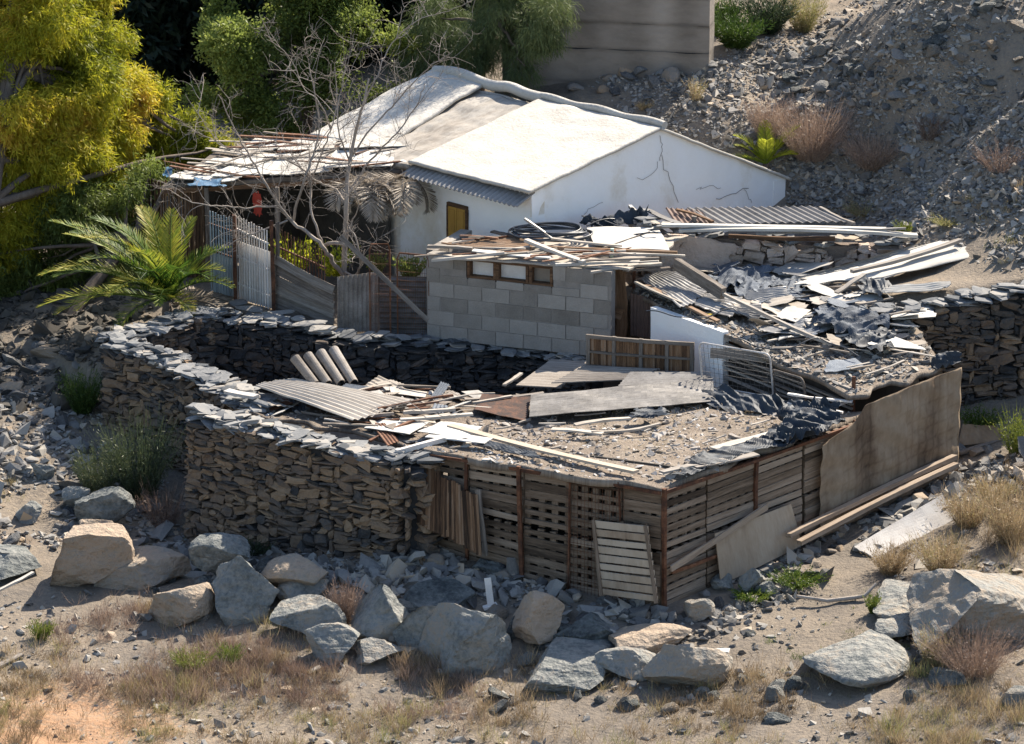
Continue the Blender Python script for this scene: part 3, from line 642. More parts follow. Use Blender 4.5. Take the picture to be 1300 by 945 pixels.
# wire net on left face
m = MB()
for i in range(17):
    u = .62 + .23 * i / 16; p = PL0 + (PC - PL0) * u + nL * .055
    tube(m, [[p[0], p[1], gz(p)], [p[0], p[1], 1.72]], .0035, 3, .4)
for i in range(15):
    z = .1 + i * .115; p, q = PL0 + (PC - PL0) * .62 + nL * .055, PL0 + (PC - PL0) * .85 + nL * .055
    tube(m, [[p[0], p[1], z], [q[0], q[1], z]], .0035, 3, .4)
m.build('wire_mesh', 'rust', shed)
# roofs
rF = Sheet([PL0 + up * .03 + nL * .1, PC + up * .03 + (nL + nR) * .08, P(1092, 522, 1.93), P(660, 505, 1.62)], 110, 70, noise=.035, nf=1.4, thick=.1, seed=1, tint=.5, ragged=.03)
m = MB(); rF.mesh(m); m.build('dirt_roof', 'roofdirt', shed, smooth=True)
rL = Sheet(PP((318, 520, 1.86), (535, 576, 1.8), (665, 508, 1.6), (470, 492, 1.45)), 60, 40, noise=.05, nf=1.7, thick=.06, seed=9, tint=.25, ragged=.05)
m = MB(); rL.mesh(m); m.build('collapsed_roof', 'roofdirt', shed, smooth=True)
# burlap screen
m = MB(); U0 = .505
def bpt(u, z): p = PC + (PR - PC) * u; return np.array([p[0], p[1], z])
nuu, nvv = 90, 50; uu, vv = np.meshgrid(np.linspace(U0, 1.0, nuu + 1), np.linspace(0, 1, nvv + 1), indexing='ij')
base = PC[None, None] + (PR - PC) * uu[..., None]; zb = hq(base[..., 0], base[..., 1]) + .04
zt = np.interp(uu, [U0, .56, .62, .66, .8, 1.0], [1.74, 1.86, 1.95, 2.16, 2.24, 2.28]) ; X = base.copy(); X[..., 2] = zb + (zt - zb) * vv
X += nR * (.125 + .022 * fbm(X * [1.6, 1.6, .5], 1.9, 6, 4) * 1.3 + .02 * np.sin(uu * 80 + 2 * vv) * (1 - vv) * .6 + .012*np.sin((uu*8+vv*4)*6))[..., None]
id_ = np.arange((nuu + 1) * (nvv + 1)).reshape(nuu + 1, nvv + 1); F_ = np.stack([id_[:-1, :-1], id_[1:, :-1], id_[1:, 1:], id_[:-1, 1:]], -1).reshape(-1, 4)
cellu = np.abs(((uu * 40) % 1) - .5); cellv = np.abs(((vv * 9) % 1) - .5)
tt = .62 - .14 * ((cellu > .40) | (cellv > .42)) * (vn(X, 2, 2) > -.35) - .3 * np.clip(vn(X * [1, 1, .2], 2.0, 12) * 3 - .3, 0, 1)
m.add(X, F_, tt.ravel(), np.stack([uu * 7, vv * 2, 0 * uu], -1))
o = m.build('burlap_screen', 'burlap', shed, smooth=True)
md = o.modifiers.new('t', 'SOLIDIFY'); md.thickness = .006
m = MB()
for sgn, u in ((1, .985),):
    p = bpt(u, 0); q = p + unit(P(1300, 450, 2) - P(1200, 470, 2)) * 0
    s = Sheet([bpt(1.0, gz(p)) + nR * .09, bpt(1.0, gz(p)) - nR * .25 + unit(PR - PC) * .06, bpt(1.0, 2.1) - nR * .25 + unit(PR - PC) * .04, bpt(1.0, 2.22) + nR * .09], 8, 20, noise=.02, nf=3, thick=.006, tint=.6); s.mesh(m)
m.build('burlap_flap', 'burlap', shed)
# second, higher roof
up_shed = thing('rubble_roof_shed', 'higher flat shed roof buried in rubble and torn sheets behind the burlap', 'shed', P(1085, 520, 1.9))
rS = Sheet(PP((800, 368, 2.5), (1082, 503, 2.2), (1200, 466, 2.32), (845, 345, 2.42)), 110, 60, noise=.045, nf=1.5, thick=.07, seed=12, tint=.5, ragged=.025)
m = MB(); rS.mesh(m); m.build('rubble_roof', 'roofdirt', up_shed, smooth=True)
rT = Sheet([P(845, 345, 2.42), P(1200, 466, 2.32), P(1150, 395, 2.56), P(1010, 346, 2.5)], 60, 40, noise=.05, nf=1.5, thick=.07, seed=14, tint=.4)
m = MB(); rT.mesh(m); m.build('back_roof', 'roofdirt', up_shed, smooth=True)
# white partition wall under the upper roof
wA, wB = P(826, 458, 1.55), P(917, 492, 1.5); n_ = unit(np.array([(wB - wA)[1], -(wB - wA)[0], 0]))
wallgrid(wA, wB, lambda u: 2.46 - .04 * u, 1.3, 30, 20, 5, .12, n_, .85).build('white_wall', 'plaster', up_shed)
m = MB(); p = P(917, 492, 1.5); q = P(1082, 530, 1.8)
for k in range(7):
    z = 1.62 + .1 * k + .02 * rng.normal()
    bar(m, [p[0] + .05, p[1], z + .1], [q[0], q[1] + .05, z + .0], .035 if k % 2 else .06, .03, up=up, tint=rng.uniform(.2, .8), seg=2)
m.build('roof_beams', 'greywood', up_shed)
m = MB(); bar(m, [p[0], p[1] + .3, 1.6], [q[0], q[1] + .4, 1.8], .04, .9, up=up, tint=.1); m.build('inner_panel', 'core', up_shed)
for (px, py, z0, z1, w) in ((1083, 531, 1.75, 2.42, .045), (926, 494, 1.4, 2.35, .06)):
    m = MB(); p = P(px, py, z0); bar(m, p, [p[0], p[1], z1], w, w, up=nR, tint=.4, seg=3); m.build('post', 'rust', up_shed)
print('core done')
#@@PART2
# ================================================================== loose sheets, planks, debris
def lift(c, dz): return [np.asarray(p) + np.array([0, 0, dz]) for p in c]
def sheet(name, label, cat, c, m, group=None, **k):
    b = MB(); Sheet(c, **k).mesh(b); return tag(b.build(name, m), label, cat, group)
def plank(name, label, cat, a, b_, w, t, m='greywood', group=None, up=(0, 0, 1), **k):
    b = MB(); bar(b, a, b_, w, t, up=up, seg=k.pop('seg', 6), jit=k.pop('jit', .003), **k); return tag(b.build(name, m), label, cat, group)
# --- front roof, left part
sheet('corrugated_sheet', 'long pale corrugated sheet bowed over the wall beside the curved tiles', 'roof sheet', PP((322, 489, 2.06), (452, 534, 1.98), (527, 508, 1.9), (372, 480, 1.98)), 'palewood', nu=30, waves=11, amp=.016, sag=-.06, thick=.01, tint=.85, ragged=.02)
sheet('corrugated_sheet', 'large grey corrugated sheet lying below the old wooden shutters', 'roof sheet', PP((672, 529, 1.92), (907, 509, 1.9), (905, 481, 1.86), (674, 501, 1.9)), 'metalsheet', nu=30, waves=11, amp=.016, thick=.01, tint=.2, noise=.012)
sheet('panel', 'pale flat panel laid slantwise between block wall and corrugated sheet', 'board', PP((655, 489, 1.62), (712, 492, 1.62), (752, 460, 1.68), (700, 456, 1.68)), 'greywood', thick=.02, tint=.75)
sheet('corrugated_sheet', 'greyish ribbed sheet pile at the foot of the wooden shutters', 'roof sheet', PP((700, 486, 1.74), (800, 482, 1.76), (838, 468, 1.78), (742, 464, 1.76)), 'greywood', waves=9, amp=.01, thick=.015, tint=.5)
sheet('corrugated_sheet', 'narrow ribbed sheet tucked between shutters and long grey sheet', 'roof sheet', PP((785, 490, 1.82), (905, 484, 1.84), (900, 472, 1.84), (800, 472, 1.82)), 'metalsheet', waves=6, amp=.01, thick=.015, tint=.45)
sheet('rusty_sheet', 'rusty dark metal sheet left of the long grey corrugated sheet', 'roof sheet', PP((602, 520, 1.8), (668, 534, 1.82), (674, 504, 1.8), (612, 500, 1.76)), 'rust', noise=.02, thick=.01, tint=.05)
for i, (q, l) in enumerate([(((350, 482), (362, 489)), 0), (((372, 456), (392, 490)), 1), (((388, 450), (408, 490)), 2), (((402, 446), (426, 488)), 3)][1:]):
    pass
for i in range(4):
    x0 = 374 + 16.5 * i; a = P(x0, 455 - 3.5 * i, 2.28); c = P(x0 + 26, 488 - .5 * i, 1.96); b = MB()
    d = unit(c - a); s_ = unit(np.cross(d, [0, -.5, 1])); n_ = np.cross(s_, d); V = []; F_ = []; rr = .085
    if n_[1] > 0: n_ = -n_
    for L_ in (0, 1):
        for k in range(9):
            t_ = math.pi * k / 8; w_ = rr if L_ == 0 else rr * .86
            for r_ in (w_, w_ - .012): V.append((a, c)[L_] + s_ * math.cos(t_) * r_ + n_ * math.sin(t_) * r_)
    for k in range(8):
        i0, j0 = 2 * k, 18 + 2 * k; F_ += [[i0, i0 + 2, j0 + 2, j0], [i0 + 1, j0 + 1, j0 + 3, i0 + 3], [i0, i0 + 1, i0 + 3, i0 + 2], [j0, j0 + 2, j0 + 3, j0 + 1]]
    b.add(V, F_, .1 + .1 * i); tag(b.build('roof_tile', 'litter', smooth=False), 'curved clay roof tile standing in a row behind the pale corrugated sheet', 'roof tile', 'curved roof tiles leaning in a row')
FR = 1.95
pl = [ # x0,y0,z0,x1,y1,z1,w,t,mat,tint,label
 (288, 497, 2.0, 325, 504, 2.0, .16, .05, 'litter', .8, 'short pale beam end poking out over the left wall'),
 (503, 574, 1.86, 566, 557, 1.92, .07, .07, 'whitepaint', .7, 'white pipe sticking out over the wall corner'),
 (570, 541, 1.93, 808, 599, 1.97, .13, .04, 'plywood', 1.0, 'long yellowish plank along the front roof edge'),
 (700, 545, 1.95, 765, 551, 1.95, .12, .03, 'palewood', .7, 'short pale board in the roof dirt'),
 (730, 540, 1.97, 800, 531, 1.97, .1, .03, 'palewood', .8, 'pale split board near the long grey sheet'),
 (752, 549, 1.97, 838, 538, 1.97, .05, .03, 'palewood', .6, 'thin pale batten lying in the roof dirt'),
 (512, 524, 1.93, 578, 520, 1.93, .06, .05, 'palewood', .85, 'round pale pole among the left roof debris'),
 (508, 533, 1.93, 600, 526, 1.93, .07, .04, 'palewood', .9, 'pale batten below the round pole on the left roof'),
 (445, 531, 1.93, 500, 525, 1.95, .05, .04, 'greywood', .6, 'grey stick under the bowed sheet end'),
 (480, 519, 1.96, 575, 502, 1.9, .04, .03, 'rust', .4, 'thin rusty bar crossing the left debris'),
 (505, 489, 1.7, 572, 492, 1.7, .05, .03, 'greywood', .6, 'thin grey lath in the shaded yard debris'),
 (410, 538, 1.93, 480, 541, 1.9, .05, .03, 'greywood', .6, 'slim grey batten on the slates below the bowed sheet'),
 (640, 489, 1.75, 662, 474, 1.8, .06, .03, 'palewood', .8, 'short bright stick beside the slanted panel'),
 (590, 507, 1.75, 690, 499, 1.78, .08, .03, 'greywood', .7, 'flat grey board behind the rusty sheet'),
 (600, 512, 1.8, 650, 503, 1.8, .05, .03, 'palewood', .7, 'pale lath beside the rusty sheet'),
 (905, 570, 1.98, 1000, 545, 1.98, .16, .02, 'palewood', .8, 'pale plank on the tarp edge near the burlap'),
 (880, 592, 1.98, 960, 576, 2.0, .2, .02, 'greywood', .8, 'wide grey board at the front roof corner'),
 (1025, 530, 1.95, 1075, 510, 2.05, .06, .04, 'whitepaint', .6, 'white batten under the upper roof edge near the rusty pole'),
 (1000, 500, 2.1, 1082, 510, 2.1, .05, .03, 'whitepaint', .8, 'upper white lath below the rubble roof edge'),
 (1000, 512, 2.0, 1070, 524, 2.0, .05, .03, 'whitepaint', .7, 'lower white lath below the rubble roof edge'),
 (545, 552, 1.92, 620, 560, 1.95, .3, .015, 'whitesheet', .8, 'thin pale board on the left roof corner'),
 (840, 600, 1.97, 905, 586, 1.97, .12, .03, 'greywood', .7, 'grey plank beside the roof corner stone')]
for q in pl:
    plank('plank', q[10], 'plank', P(*q[0:3]), P(*q[3:6]), q[6], q[7], q[8], tint=q[9])
sheet('board', 'bright tapered white sheet at the left roof end', 'board', PP((530, 549, 1.93), (590, 557, 1.93), (612, 540, 1.9), (560, 536, 1.9)), 'whitesheet', thick=.01, tint=.8, noise=.02)
sheet('board', 'pale square sheet beneath the thin laths on the left roof', 'board', PP((462, 543, 1.9), (520, 552, 1.9), (545, 536, 1.88), (490, 531, 1.88)), 'whitesheet', thick=.01, tint=.7, noise=.02)
# slates heap on front wall top edge of the collapsed roof = broken sheets
for i in range(34):
    u, v = rng.uniform(.02, .9), rng.uniform(.05, .95); p = rL.pt(u, v) + np.array([0, 0, .05 + .05 * rng.random()])
    a = rng.uniform(0, 6.28); d = np.array([math.cos(a), math.sin(a), rng.normal() * .12]); e = np.array([-d[1], d[0], rng.normal() * .15]); w, l = rng.uniform(.06, .2), rng.uniform(.1, .42)
    dark = rng.random() < .45
    sheet('broken_sheet', 'broken dark scrap sheet fallen between the left walls' if dark else 'broken pale scrap sheet fallen between the left walls', 'scrap sheet', [p - d * l - e * w, p + d * l - e * w * rng.uniform(.5, 1.2), p + d * l * rng.uniform(.6, 1) + e * w, p - d * l + e * w], rng.choice(['rust', 'shadenet', 'greywood']) if dark else rng.choice(['whitesheet', 'metalsheet', 'palewood']),
          group='dark scrap sheets between the left walls' if dark else 'pale scrap sheets between the left walls', nu=4, nv=4, noise=.01, thick=.008, tint=.5, waves=(4 if rng.random() < .4 else 0), amp=.007)
def sticks(n, surf, label, group, mats, wr=(.02, .05), lr=(.3, 1.1), ur=(.03, .97), vr=(.05, .95), dz=.05, name='stick', cat='stick'):
    for i in range(n):
        u, v = rng.uniform(*ur), rng.uniform(*vr); p = surf.pt(u, v) + np.array([0, 0, dz + .05 * rng.random()]); a = rng.uniform(-.6, .9); l = rng.uniform(*lr) / 2
        d = np.array([math.cos(a), math.sin(a), rng.normal() * .04]); plank(name, label, cat, p - d * l, p + d * l, rng.uniform(*wr), rng.uniform(.015, .03), str(rng.choice(mats)), group, tint=rng.uniform(.3, .9), seg=3)
sticks(26, rL, 'thin weathered stick among the fallen sheets between left walls', 'sticks on the collapsed left roof', ['greywood', 'palewood', 'rust'])
sticks(22, rF, 'thin weathered stick in the dirt of the front roof', 'sticks on the front dirt roof', ['greywood', 'palewood'], lr=(.15, .6), wr=(.012, .035))
# tarps
def crumple(name, label, c, nz=.09, m='tarp', seed=1, n=50, nf=2.6, thick=.006, tint=.4, cat='tarp'):
    b = MB(); s = Sheet(c, n, n, noise=nz * .5, nf=nf * .6, thick=thick, seed=seed, tint=tint, ragged=.13)
    an = seed * 1.7; Q = s.X @ np.array([[math.cos(an), -math.sin(an), 0], [math.sin(an), math.cos(an), 0], [0, 0, 1]]) * [1, 3.2, 1]; s.X = s.X + s.n * ((1 - 2 * np.abs(vn(Q, nf * 1.1, seed + 5))) * nz * .7 + (1 - 2 * np.abs(vn(Q + 7, nf * 1.9, seed + 8))) * nz * .2)[..., None]; s.mesh(b); return tag(b.build(name, m), label, cat)
crumple('tarp', 'crumpled dark blue tarp in the angle below the leaning mesh gate', PP((905, 524, 1.78), (1062, 536, 1.9), (1045, 515, 2.05), (900, 492, 1.98)), .07, seed=3)
crumple('tarp', 'bunched black tarp heap beside the burlap top', PP((985, 566, 2.02), (1072, 542, 2.08), (1066, 516, 2.12), (990, 524, 2.05)), .13, seed=7)
crumple('tarp', 'thin dark tarp trailing along the front roof corner edge', PP((858, 607, 1.94), (1005, 565, 1.98), (985, 545, 2.03), (880, 583, 1.98)), .06, seed=9)
crumple('tarp', 'small shiny dark tarp scrap near end of long grey sheet', PP((800, 533, 1.95), (850, 530, 1.95), (845, 519, 1.97), (805, 520, 1.97)), .06, seed=11, n=24)
crumple('tarp', 'dark plastic scrap under the yellowish plank at roof front', PP((590, 562, 1.9), (700, 588, 1.9), (690, 578, 1.93), (600, 556, 1.93)), .05, seed=13, n=24)
crumple('tarp', 'black plastic bundled on the corner post of the burlap', PP((1184, 472, 2.3), (1222, 462, 2.3), (1216, 449, 2.4), (1186, 452, 2.4)), .12, seed=15, n=30)
crumple('tarp', 'dark net torn across the middle of the rubble roof', PP((1030, 414, 2.55), (1112, 428, 2.52), (1130, 400, 2.6), (1050, 392, 2.6)), .12, 'shadenet', seed=17, tint=.2)
crumple('tarp', 'wrinkled dark tarp below the pale triangular board', PP((1060, 434, 2.5), (1128, 446, 2.48), (1134, 424, 2.52), (1070, 418, 2.52)), .1, seed=19, n=34)
crumple('shade_net', 'blue grey shade net bunched under the plastered rubble wall', PP((905, 372, 2.5), (985, 368, 2.5), (985, 345, 2.62), (905, 340, 2.65)), .1, 'shadenet', seed=21, tint=.25)
crumple('shade_net', 'blue grey shade net sheet beside the fallen beam end', PP((930, 385, 2.48), (1010, 382, 2.5), (1030, 355, 2.58), (945, 352, 2.6)), .08, 'shadenet', seed=23, tint=.4)
crumple('tarp', 'dark plastic edge along the right terrace roof', PP((1092, 372, 2.68), (1128, 378, 2.68), (1130, 362, 2.72), (1095, 352, 2.75)), .07, seed=25, n=24)
# upper roof hand-placed sheets
hs = [ # c00 c10 c11 c01 (px,py,z), mat, waves, noise, tint, label
 (((812, 352, 2.72), (868, 392, 2.6), (908, 362, 2.62), (846, 343, 2.7)), 'metalsheet', 12, .03, .75, 'bright corrugated sheet crossed by beam shadow'),
 (((880, 388, 2.58), (930, 400, 2.55), (945, 376, 2.58), (892, 370, 2.6)), 'metalsheet', 9, .05, .7, 'bent perforated sheet below the fallen beam end'),
 (((925, 394, 2.55), (965, 402, 2.55), (968, 384, 2.58), (925, 386, 2.56)), 'metalsheet', 8, .05, .4, 'curled dark ribbed sheet left of the long grey pole'),
 (((945, 379, 2.58), (1000, 386, 2.55), (1000, 366, 2.62), (950, 366, 2.62)), 'metalsheet', 10, .05, .85, 'pale ribbed sheet draped near the plaster wall foot'),
 (((985, 432, 2.46), (1050, 420, 2.48), (1078, 402, 2.52), (1010, 406, 2.5)), 'metalsheet', 12, .05, .7, 'pale rippled sheet in the middle of the rubble roof'),
 (((1000, 362, 2.7), (1130, 352, 2.72), (1245, 308, 2.95), (1190, 306, 2.95)), 'whitesheet', 0, .015, .85, 'long white flat sheet on the right terrace edge'),
 (((990, 358, 2.74), (1096, 338, 2.8), (1180, 305, 3.0), (1110, 326, 2.92)), 'metalsheet', 6, .01, .85, 'long ribbed sheet sliding from the ruin to the right'),
 (((1095, 356, 2.72), (1200, 335, 2.8), (1288, 312, 2.95), (1210, 310, 2.95)), 'whitesheet', 0, .015, .8, 'long pale board at the right terrace end'),
 (((1048, 384, 2.58), (1120, 382, 2.58), (1118, 374, 2.62), (1060, 375, 2.62)), 'whitesheet', 0, .01, .8, 'small bright board in the middle of the rubble roof'),
 (((1100, 437, 2.5), (1178, 444, 2.45), (1135, 426, 2.52), (1112, 430, 2.52)), 'whitesheet', 0, .01, .85, 'pale triangular board near the rubble roof corner'),
 (((1046, 470, 2.36), (1100, 468, 2.38), (1088, 455, 2.42), (1052, 458, 2.42)), 'shadenet', 0, .04, .9, 'light grey scrap on the rubble near the rusty pole'),
 (((985, 402, 2.5), (1012, 408, 2.5), (1030, 394, 2.54), (1000, 388, 2.56)), 'whitesheet', 0, .02, .8, 'small white board beside the dark net'),
 (((1018, 413, 2.5), (1040, 416, 2.5), (1078, 396, 2.55), (1058, 392, 2.56)), 'palewood', 0, .01, .8, 'pale wooden board pointing at the dark net'),
 (((1130, 405, 2.6), (1190, 400, 2.62), (1180, 390, 2.64), (1140, 392, 2.64)), 'whitesheet', 0, .02, .7, 'pale slab at the top of the right stone wall'),
 (((1120, 372, 2.72), (1200, 366, 2.78), (1210, 358, 2.8), (1130, 362, 2.76)), 'whitesheet', 4, .02, .6, 'thin pale sheet beneath the dark plastic edge')]
for q in hs:
    sheet('roof_sheet', q[5 - 0], 'roof sheet', PP(*q[0]), q[1], nu=20, nv=10, waves=q[2], amp=.011, noise=q[3], nf=1.8, thick=.012, tint=q[4], ragged=.05)
for i in range(64):
    top = rng.random() < .5; S_ = rS if top else rT; u, v = (rng.uniform(.05, .75), rng.uniform(.35, 1)) if top else (rng.uniform(.05, .95), rng.uniform(.1, .95))
    p = S_.pt(u, v) + np.array([0, 0, .06 + .1 * rng.random()]); a = rng.uniform(-1, 1); d = np.array([math.cos(a), math.sin(a), rng.normal() * .2]); e = np.array([-d[1], d[0], rng.normal() * .2]); w, l = rng.uniform(.07, .26), rng.uniform(.15, .5)
    m_ = str(rng.choice(['whitesheet', 'metalsheet', 'metalsheet', 'shadenet', 'shadenet', 'palewood'])); dk = m_ == 'shadenet'
    sheet('broken_sheet', 'torn blue grey scrap among the bright rubble roof sheets' if dk else 'broken pale scrap sheet littering the rubble roof', 'scrap sheet', [p - d * l - e * w, p + d * l - e * w * rng.uniform(.5, 1.2), p + d * l * rng.uniform(.6, 1) + e * w, p - d * l + e * w], m_,
          group='blue grey scraps on the rubble roof' if dk else 'pale scrap sheets on the rubble roof', nu=10, nv=10, noise=.018, nf=2, thick=.007, tint=rng.uniform(.3, .9), waves=(6 if m_ == 'metalsheet' else 0), amp=.008, ragged=.08)
sticks(26, rS, 'weathered stick lying across the rubble roof', 'sticks on the rubble roof', ['greywood', 'palewood', 'palewood'], vr=(.3, 1), dz=.08)
sticks(16, rT, 'weathered batten at the back of the rubble roof', 'battens at the back of the rubble roof', ['greywood', 'palewood'], dz=.08)
plank('beam', 'thick grey beam with sawn end fallen from the ruin onto sheets', 'beam', P(858, 335, 2.98), P(918, 373, 2.72), .1, .2, 'greywood', tint=.6)
plank('pole', 'long thin grey pole sloping down over the rubble roof', 'pole', P(915, 372, 2.72), P(1055, 437, 2.5), .055, .05, 'greywood', tint=.75)
plank('plank', 'weathered plank resting on the white sheets of the right terrace', 'plank', P(1082, 345, 2.84), P(1220, 305, 3.05), .1, .05, 'greywood', tint=.7)
plank('plank', 'short plank end hanging below the terrace sheets', 'plank', P(1062, 372, 2.68), P(1098, 348, 2.86), .09, .03, 'greywood', tint=.8)
# ruin roof
sheet('corrugated_sheet', 'dark corrugated roof over the ruined room against the gable', 'roof sheet', PP((905, 284, 3.26), (1075, 281, 3.26), (1035, 262, 3.3), (872, 264, 3.3)), 'metalsheet', waves=16, amp=.016, wavedir='u', tint=.45, thick=.012, nv=6)
sheet('corrugated_sheet', 'brown rusty sheet end at the left of the dark corrugated roof', 'roof sheet', PP((858, 284, 3.24), (905, 286, 3.24), (890, 267, 3.3), (845, 264, 3.3)), 'brownmetal', waves=7, amp=.014, wavedir='u', tint=.6, thick=.012, nv=6)
pl = [(840, 286, 3.3, 1125, 291, 3.22, .12, .04, 'whitesheet', .9, 'upper long white board along the ruined room roof'),
      (862, 293, 3.22, 1165, 300, 3.12, .14, .05, 'whitesheet', .8, 'lower long white board along the ruined room roof'),
      (1040, 264, 3.3, 1085, 284, 3.25, .05, .05, 'greywood', .7, 'short batten closing the right end of the ruined room roof'),
      (860, 266, 3.34, 905, 282, 3.3, .06, .03, 'brownwood', .6, 'brown slanting lath at the left end of the ruined room roof'),
      (960, 297, 3.16, 1150, 290, 3.24, .06, .03, 'metalsheet', .5, 'grey strip lying over the long white boards'),
      (800, 262, 3.32, 850, 300, 3.1, .06, .05, 'metalsheet', .6, 'grey strip leaning from the ruin down to the hose'),
      (820, 266, 3.3, 862, 284, 3.25, .12, .02, 'metalsheet', .5, 'ribbed strip at the left corner of the ruin roof'),
      (925, 300, 3.1, 1060, 303, 3.08, .07, .06, 'brownwood', .4, 'dark roof pole under the long white boards')]
for q in pl: plank('plank', q[10], 'plank', P(*q[0:3]), P(*q[3:6]), q[6], q[7], q[8], tint=q[9])
a = P(879, 336, 2.5); plank('post', 'upright grey timber post in front of the ruined room', 'post', a, [a[0] + .02, a[1], 3.34], .075, .07, 'greywood', up=(0, 1, 0), tint=.4)
# on the block room roof
for i, (cx, cy, r0, n) in enumerate([(697, 298, .68, 7)]):
    c = P(cx, cy, 3.2); b = MB()
    for k in range(n):
        t_ = np.linspace(0, 2 * np.pi, 60); r_ = r0 * (1 - .03 * k) + .02 * np.sin(3 * t_ + k); off = rng.normal(size=2) * .03
        tube(b, np.stack([c[0] + off[0] + r_ * np.cos(t_), c[1] + off[1] + .62 * r_ * np.sin(t_), c[2] + .028 * k * .6 + .02 * np.sin(2 * t_ + k)], 1), .016, 6, .5)
    tag(b.build('hose_coil', 'hose', smooth=True), 'coil of black irrigation hose on the block room roof', 'hose')
b = MB()
for k in range(3):
    t_ = np.linspace(0, 1, 40); a0 = P(745, 287, 3.2); b0 = P(835, 284 + 6 * k, 3.2); p = a0 + (b0 - a0) * t_[:, None]; p[:, 1] += .25 * np.sin(t_ * 3.1 + k); p[:, 2] += .06 * np.sin(t_ * 6 + k); tube(b, p, .014, 5, .5)
tag(b.build('hose', 'hose', smooth=True), 'loose black hose ends trailing right of the coil', 'hose')
crumple('tarp', 'black plastic heap against the gable behind the hose coil', PP((742, 290, 3.15), (818, 284, 3.15), (815, 270, 3.3), (745, 282, 3.2)), .14, seed=31, n=34)
sheet('board', 'white sheet on the block room roof right of the hose', 'board', PP((755, 312, 3.14), (850, 318, 3.14), (835, 288, 3.2), (745, 290, 3.2)), 'whitesheet', noise=.03, thick=.012, tint=.8)
sheet('rusty_grid', 'rusty brown grid panel on the left of the block room roof', 'panel', PP((560, 308, 3.16), (668, 322, 3.14), (690, 302, 3.18), (640, 300, 3.18)), 'brownwood', noise=.02, thick=.02, tint=.9, waves=9, amp=.008)
pl = [(548, 331, 3.16, 640, 321, 3.2, .04, .04, 'palewood', .8, 'thin pale pole poking out at the left of the block room roof'),
      (543, 313, 3.16, 600, 316, 3.16, .06, .05, 'greywood', .7, 'grey stick at the left end of the block room roof'),
      (668, 305, 3.26, 742, 333, 3.14, .09, .05, 'palewood', .9, 'pale plank slanting across the block room roof front'),
      (666, 278, 3.5, 702, 304, 3.22, .035, .035, 'metalsheet', .6, 'thin rod leaning up from the hose coil'),
      (700, 303, 3.25, 790, 312, 3.18, .07, .03, 'palewood', .7, 'pale lath behind the slanting plank'),
      (625, 294, 3.2, 660, 302, 3.2, .1, .03, 'greywood', .3, 'short dark board left of the hose coil'),
      (690, 314, 3.16, 860, 321, 3.12, .05, .05, 'brownwood', .7, 'brown pole along the block room roof'),
      (705, 336, 3.1, 800, 331, 3.12, .05, .04, 'whitesheet', .8, 'white batten over the right window corner'),
      (740, 322, 3.14, 870, 325, 3.1, .05, .03, 'palewood', .8, 'pale batten above the white batten'),
      (750, 346, 3.0, 840, 335, 3.02, .06, .04, 'palewood', .7, 'pale beam end over the tall rusty post'),
      (790, 343, 2.98, 850, 340, 2.95, .07, .03, 'greywood', .5, 'grey lath from the post to the bright sheet'),
      (600, 318, 3.18, 700, 327, 3.12, .16, .02, 'whitesheet', .8, 'bright sheet strip above the small windows'),
      (806, 358, 2.8, 866, 385, 2.62, .05, .03, 'palewood', .6, 'thin pale edge strip of the bright corrugated sheet'),
      (820, 362, 2.7, 912, 408, 2.48, .08, .03, 'brownwood', .8, 'brown edge board over the white partition wall')]
for q in pl: plank('plank', q[10], 'plank', P(*q[0:3]), P(*q[3:6]), q[6], q[7], q[8], tint=q[9])
sticks(26, roofA, 'thin weathered lath piled on the block room roof', 'laths piled on the block room roof', ['palewood', 'greywood', 'rust'], lr=(.5, 1.6), vr=(.02, .7), dz=.06)
# yellow plastic strip
plank('plastic_strip', 'yellow plastic strip on top of the white partition wall', 'strip', P(878, 391, 2.52), P(903, 400, 2.5), .05, .012, 'yellow', tint=.5)
# posts and shutters beside the block wall
a = P(787, 428, 1.75); plank('post', 'thick splintered rusty brown post right of the block wall', 'post', a, [a[0], a[1], 2.95], .2, .1, 'brownwood', up=(0, 1, 0), tint=.6, jit=.012)
a = P(772, 422, 1.75); plank('post', 'thin mint green post beside the splintered brown post', 'post', a, [a[0] + .06, a[1] - .05, 3.2], .055, .05, 'mintpaint', up=(0, 1, 0), tint=.6)
a = P(805, 380, 2.3); plank('post', 'thin rusty pole above the brown corrugated door', 'post', a, [a[0], a[1], 2.96], .045, .04, 'rust', up=(0, 1, 0), tint=.5)
plank('plank', 'split reddish board nailed slantwise to the block wall', 'plank', P(738, 380, 2.35), P(790, 400, 2.2), .16, .03, 'brownwood', up=(0, -1, .2), tint=.5, jit=.01)
a, b_ = P(800, 426, 1.78), P(829, 430, 1.78)
sheet('corrugated_door', 'brown corrugated door panel left of the white partition wall', 'door', [a, b_, b_ + up * .68, a + up * .72], 'brownmetal', waves=7, amp=.012, wavedir='u', tint=.5)
sa, sb = P(744, 467, 1.66), P(881, 478, 1.66); hS = .56; dS = unit(sb - sa); nS = np.array([dS[1], -dS[0], 0]); LS = np.linalg.norm(sb - sa)
t = thing('wooden_shutters', 'old dark wooden shutters lying sideways in front of the white wall', 'shutters', sa)
b = MB(); 
for z in (.03, hS - .03): bar(b, sa + up * z, sb + up * z, .06, .05, up=nS, tint=.35, seg=4)
for f_ in (.02, .26, .51, .75, .98): bar(b, sa + dS * LS * f_, sa + dS * LS * f_ + up * hS, .06, .056, up=nS, tint=.35)
bar(b, sa + up * hS / 2, sb + up * hS / 2, .035, .052, up=nS, tint=.3, seg=4); b.build('frame', 'greywood', t)
b = MB()
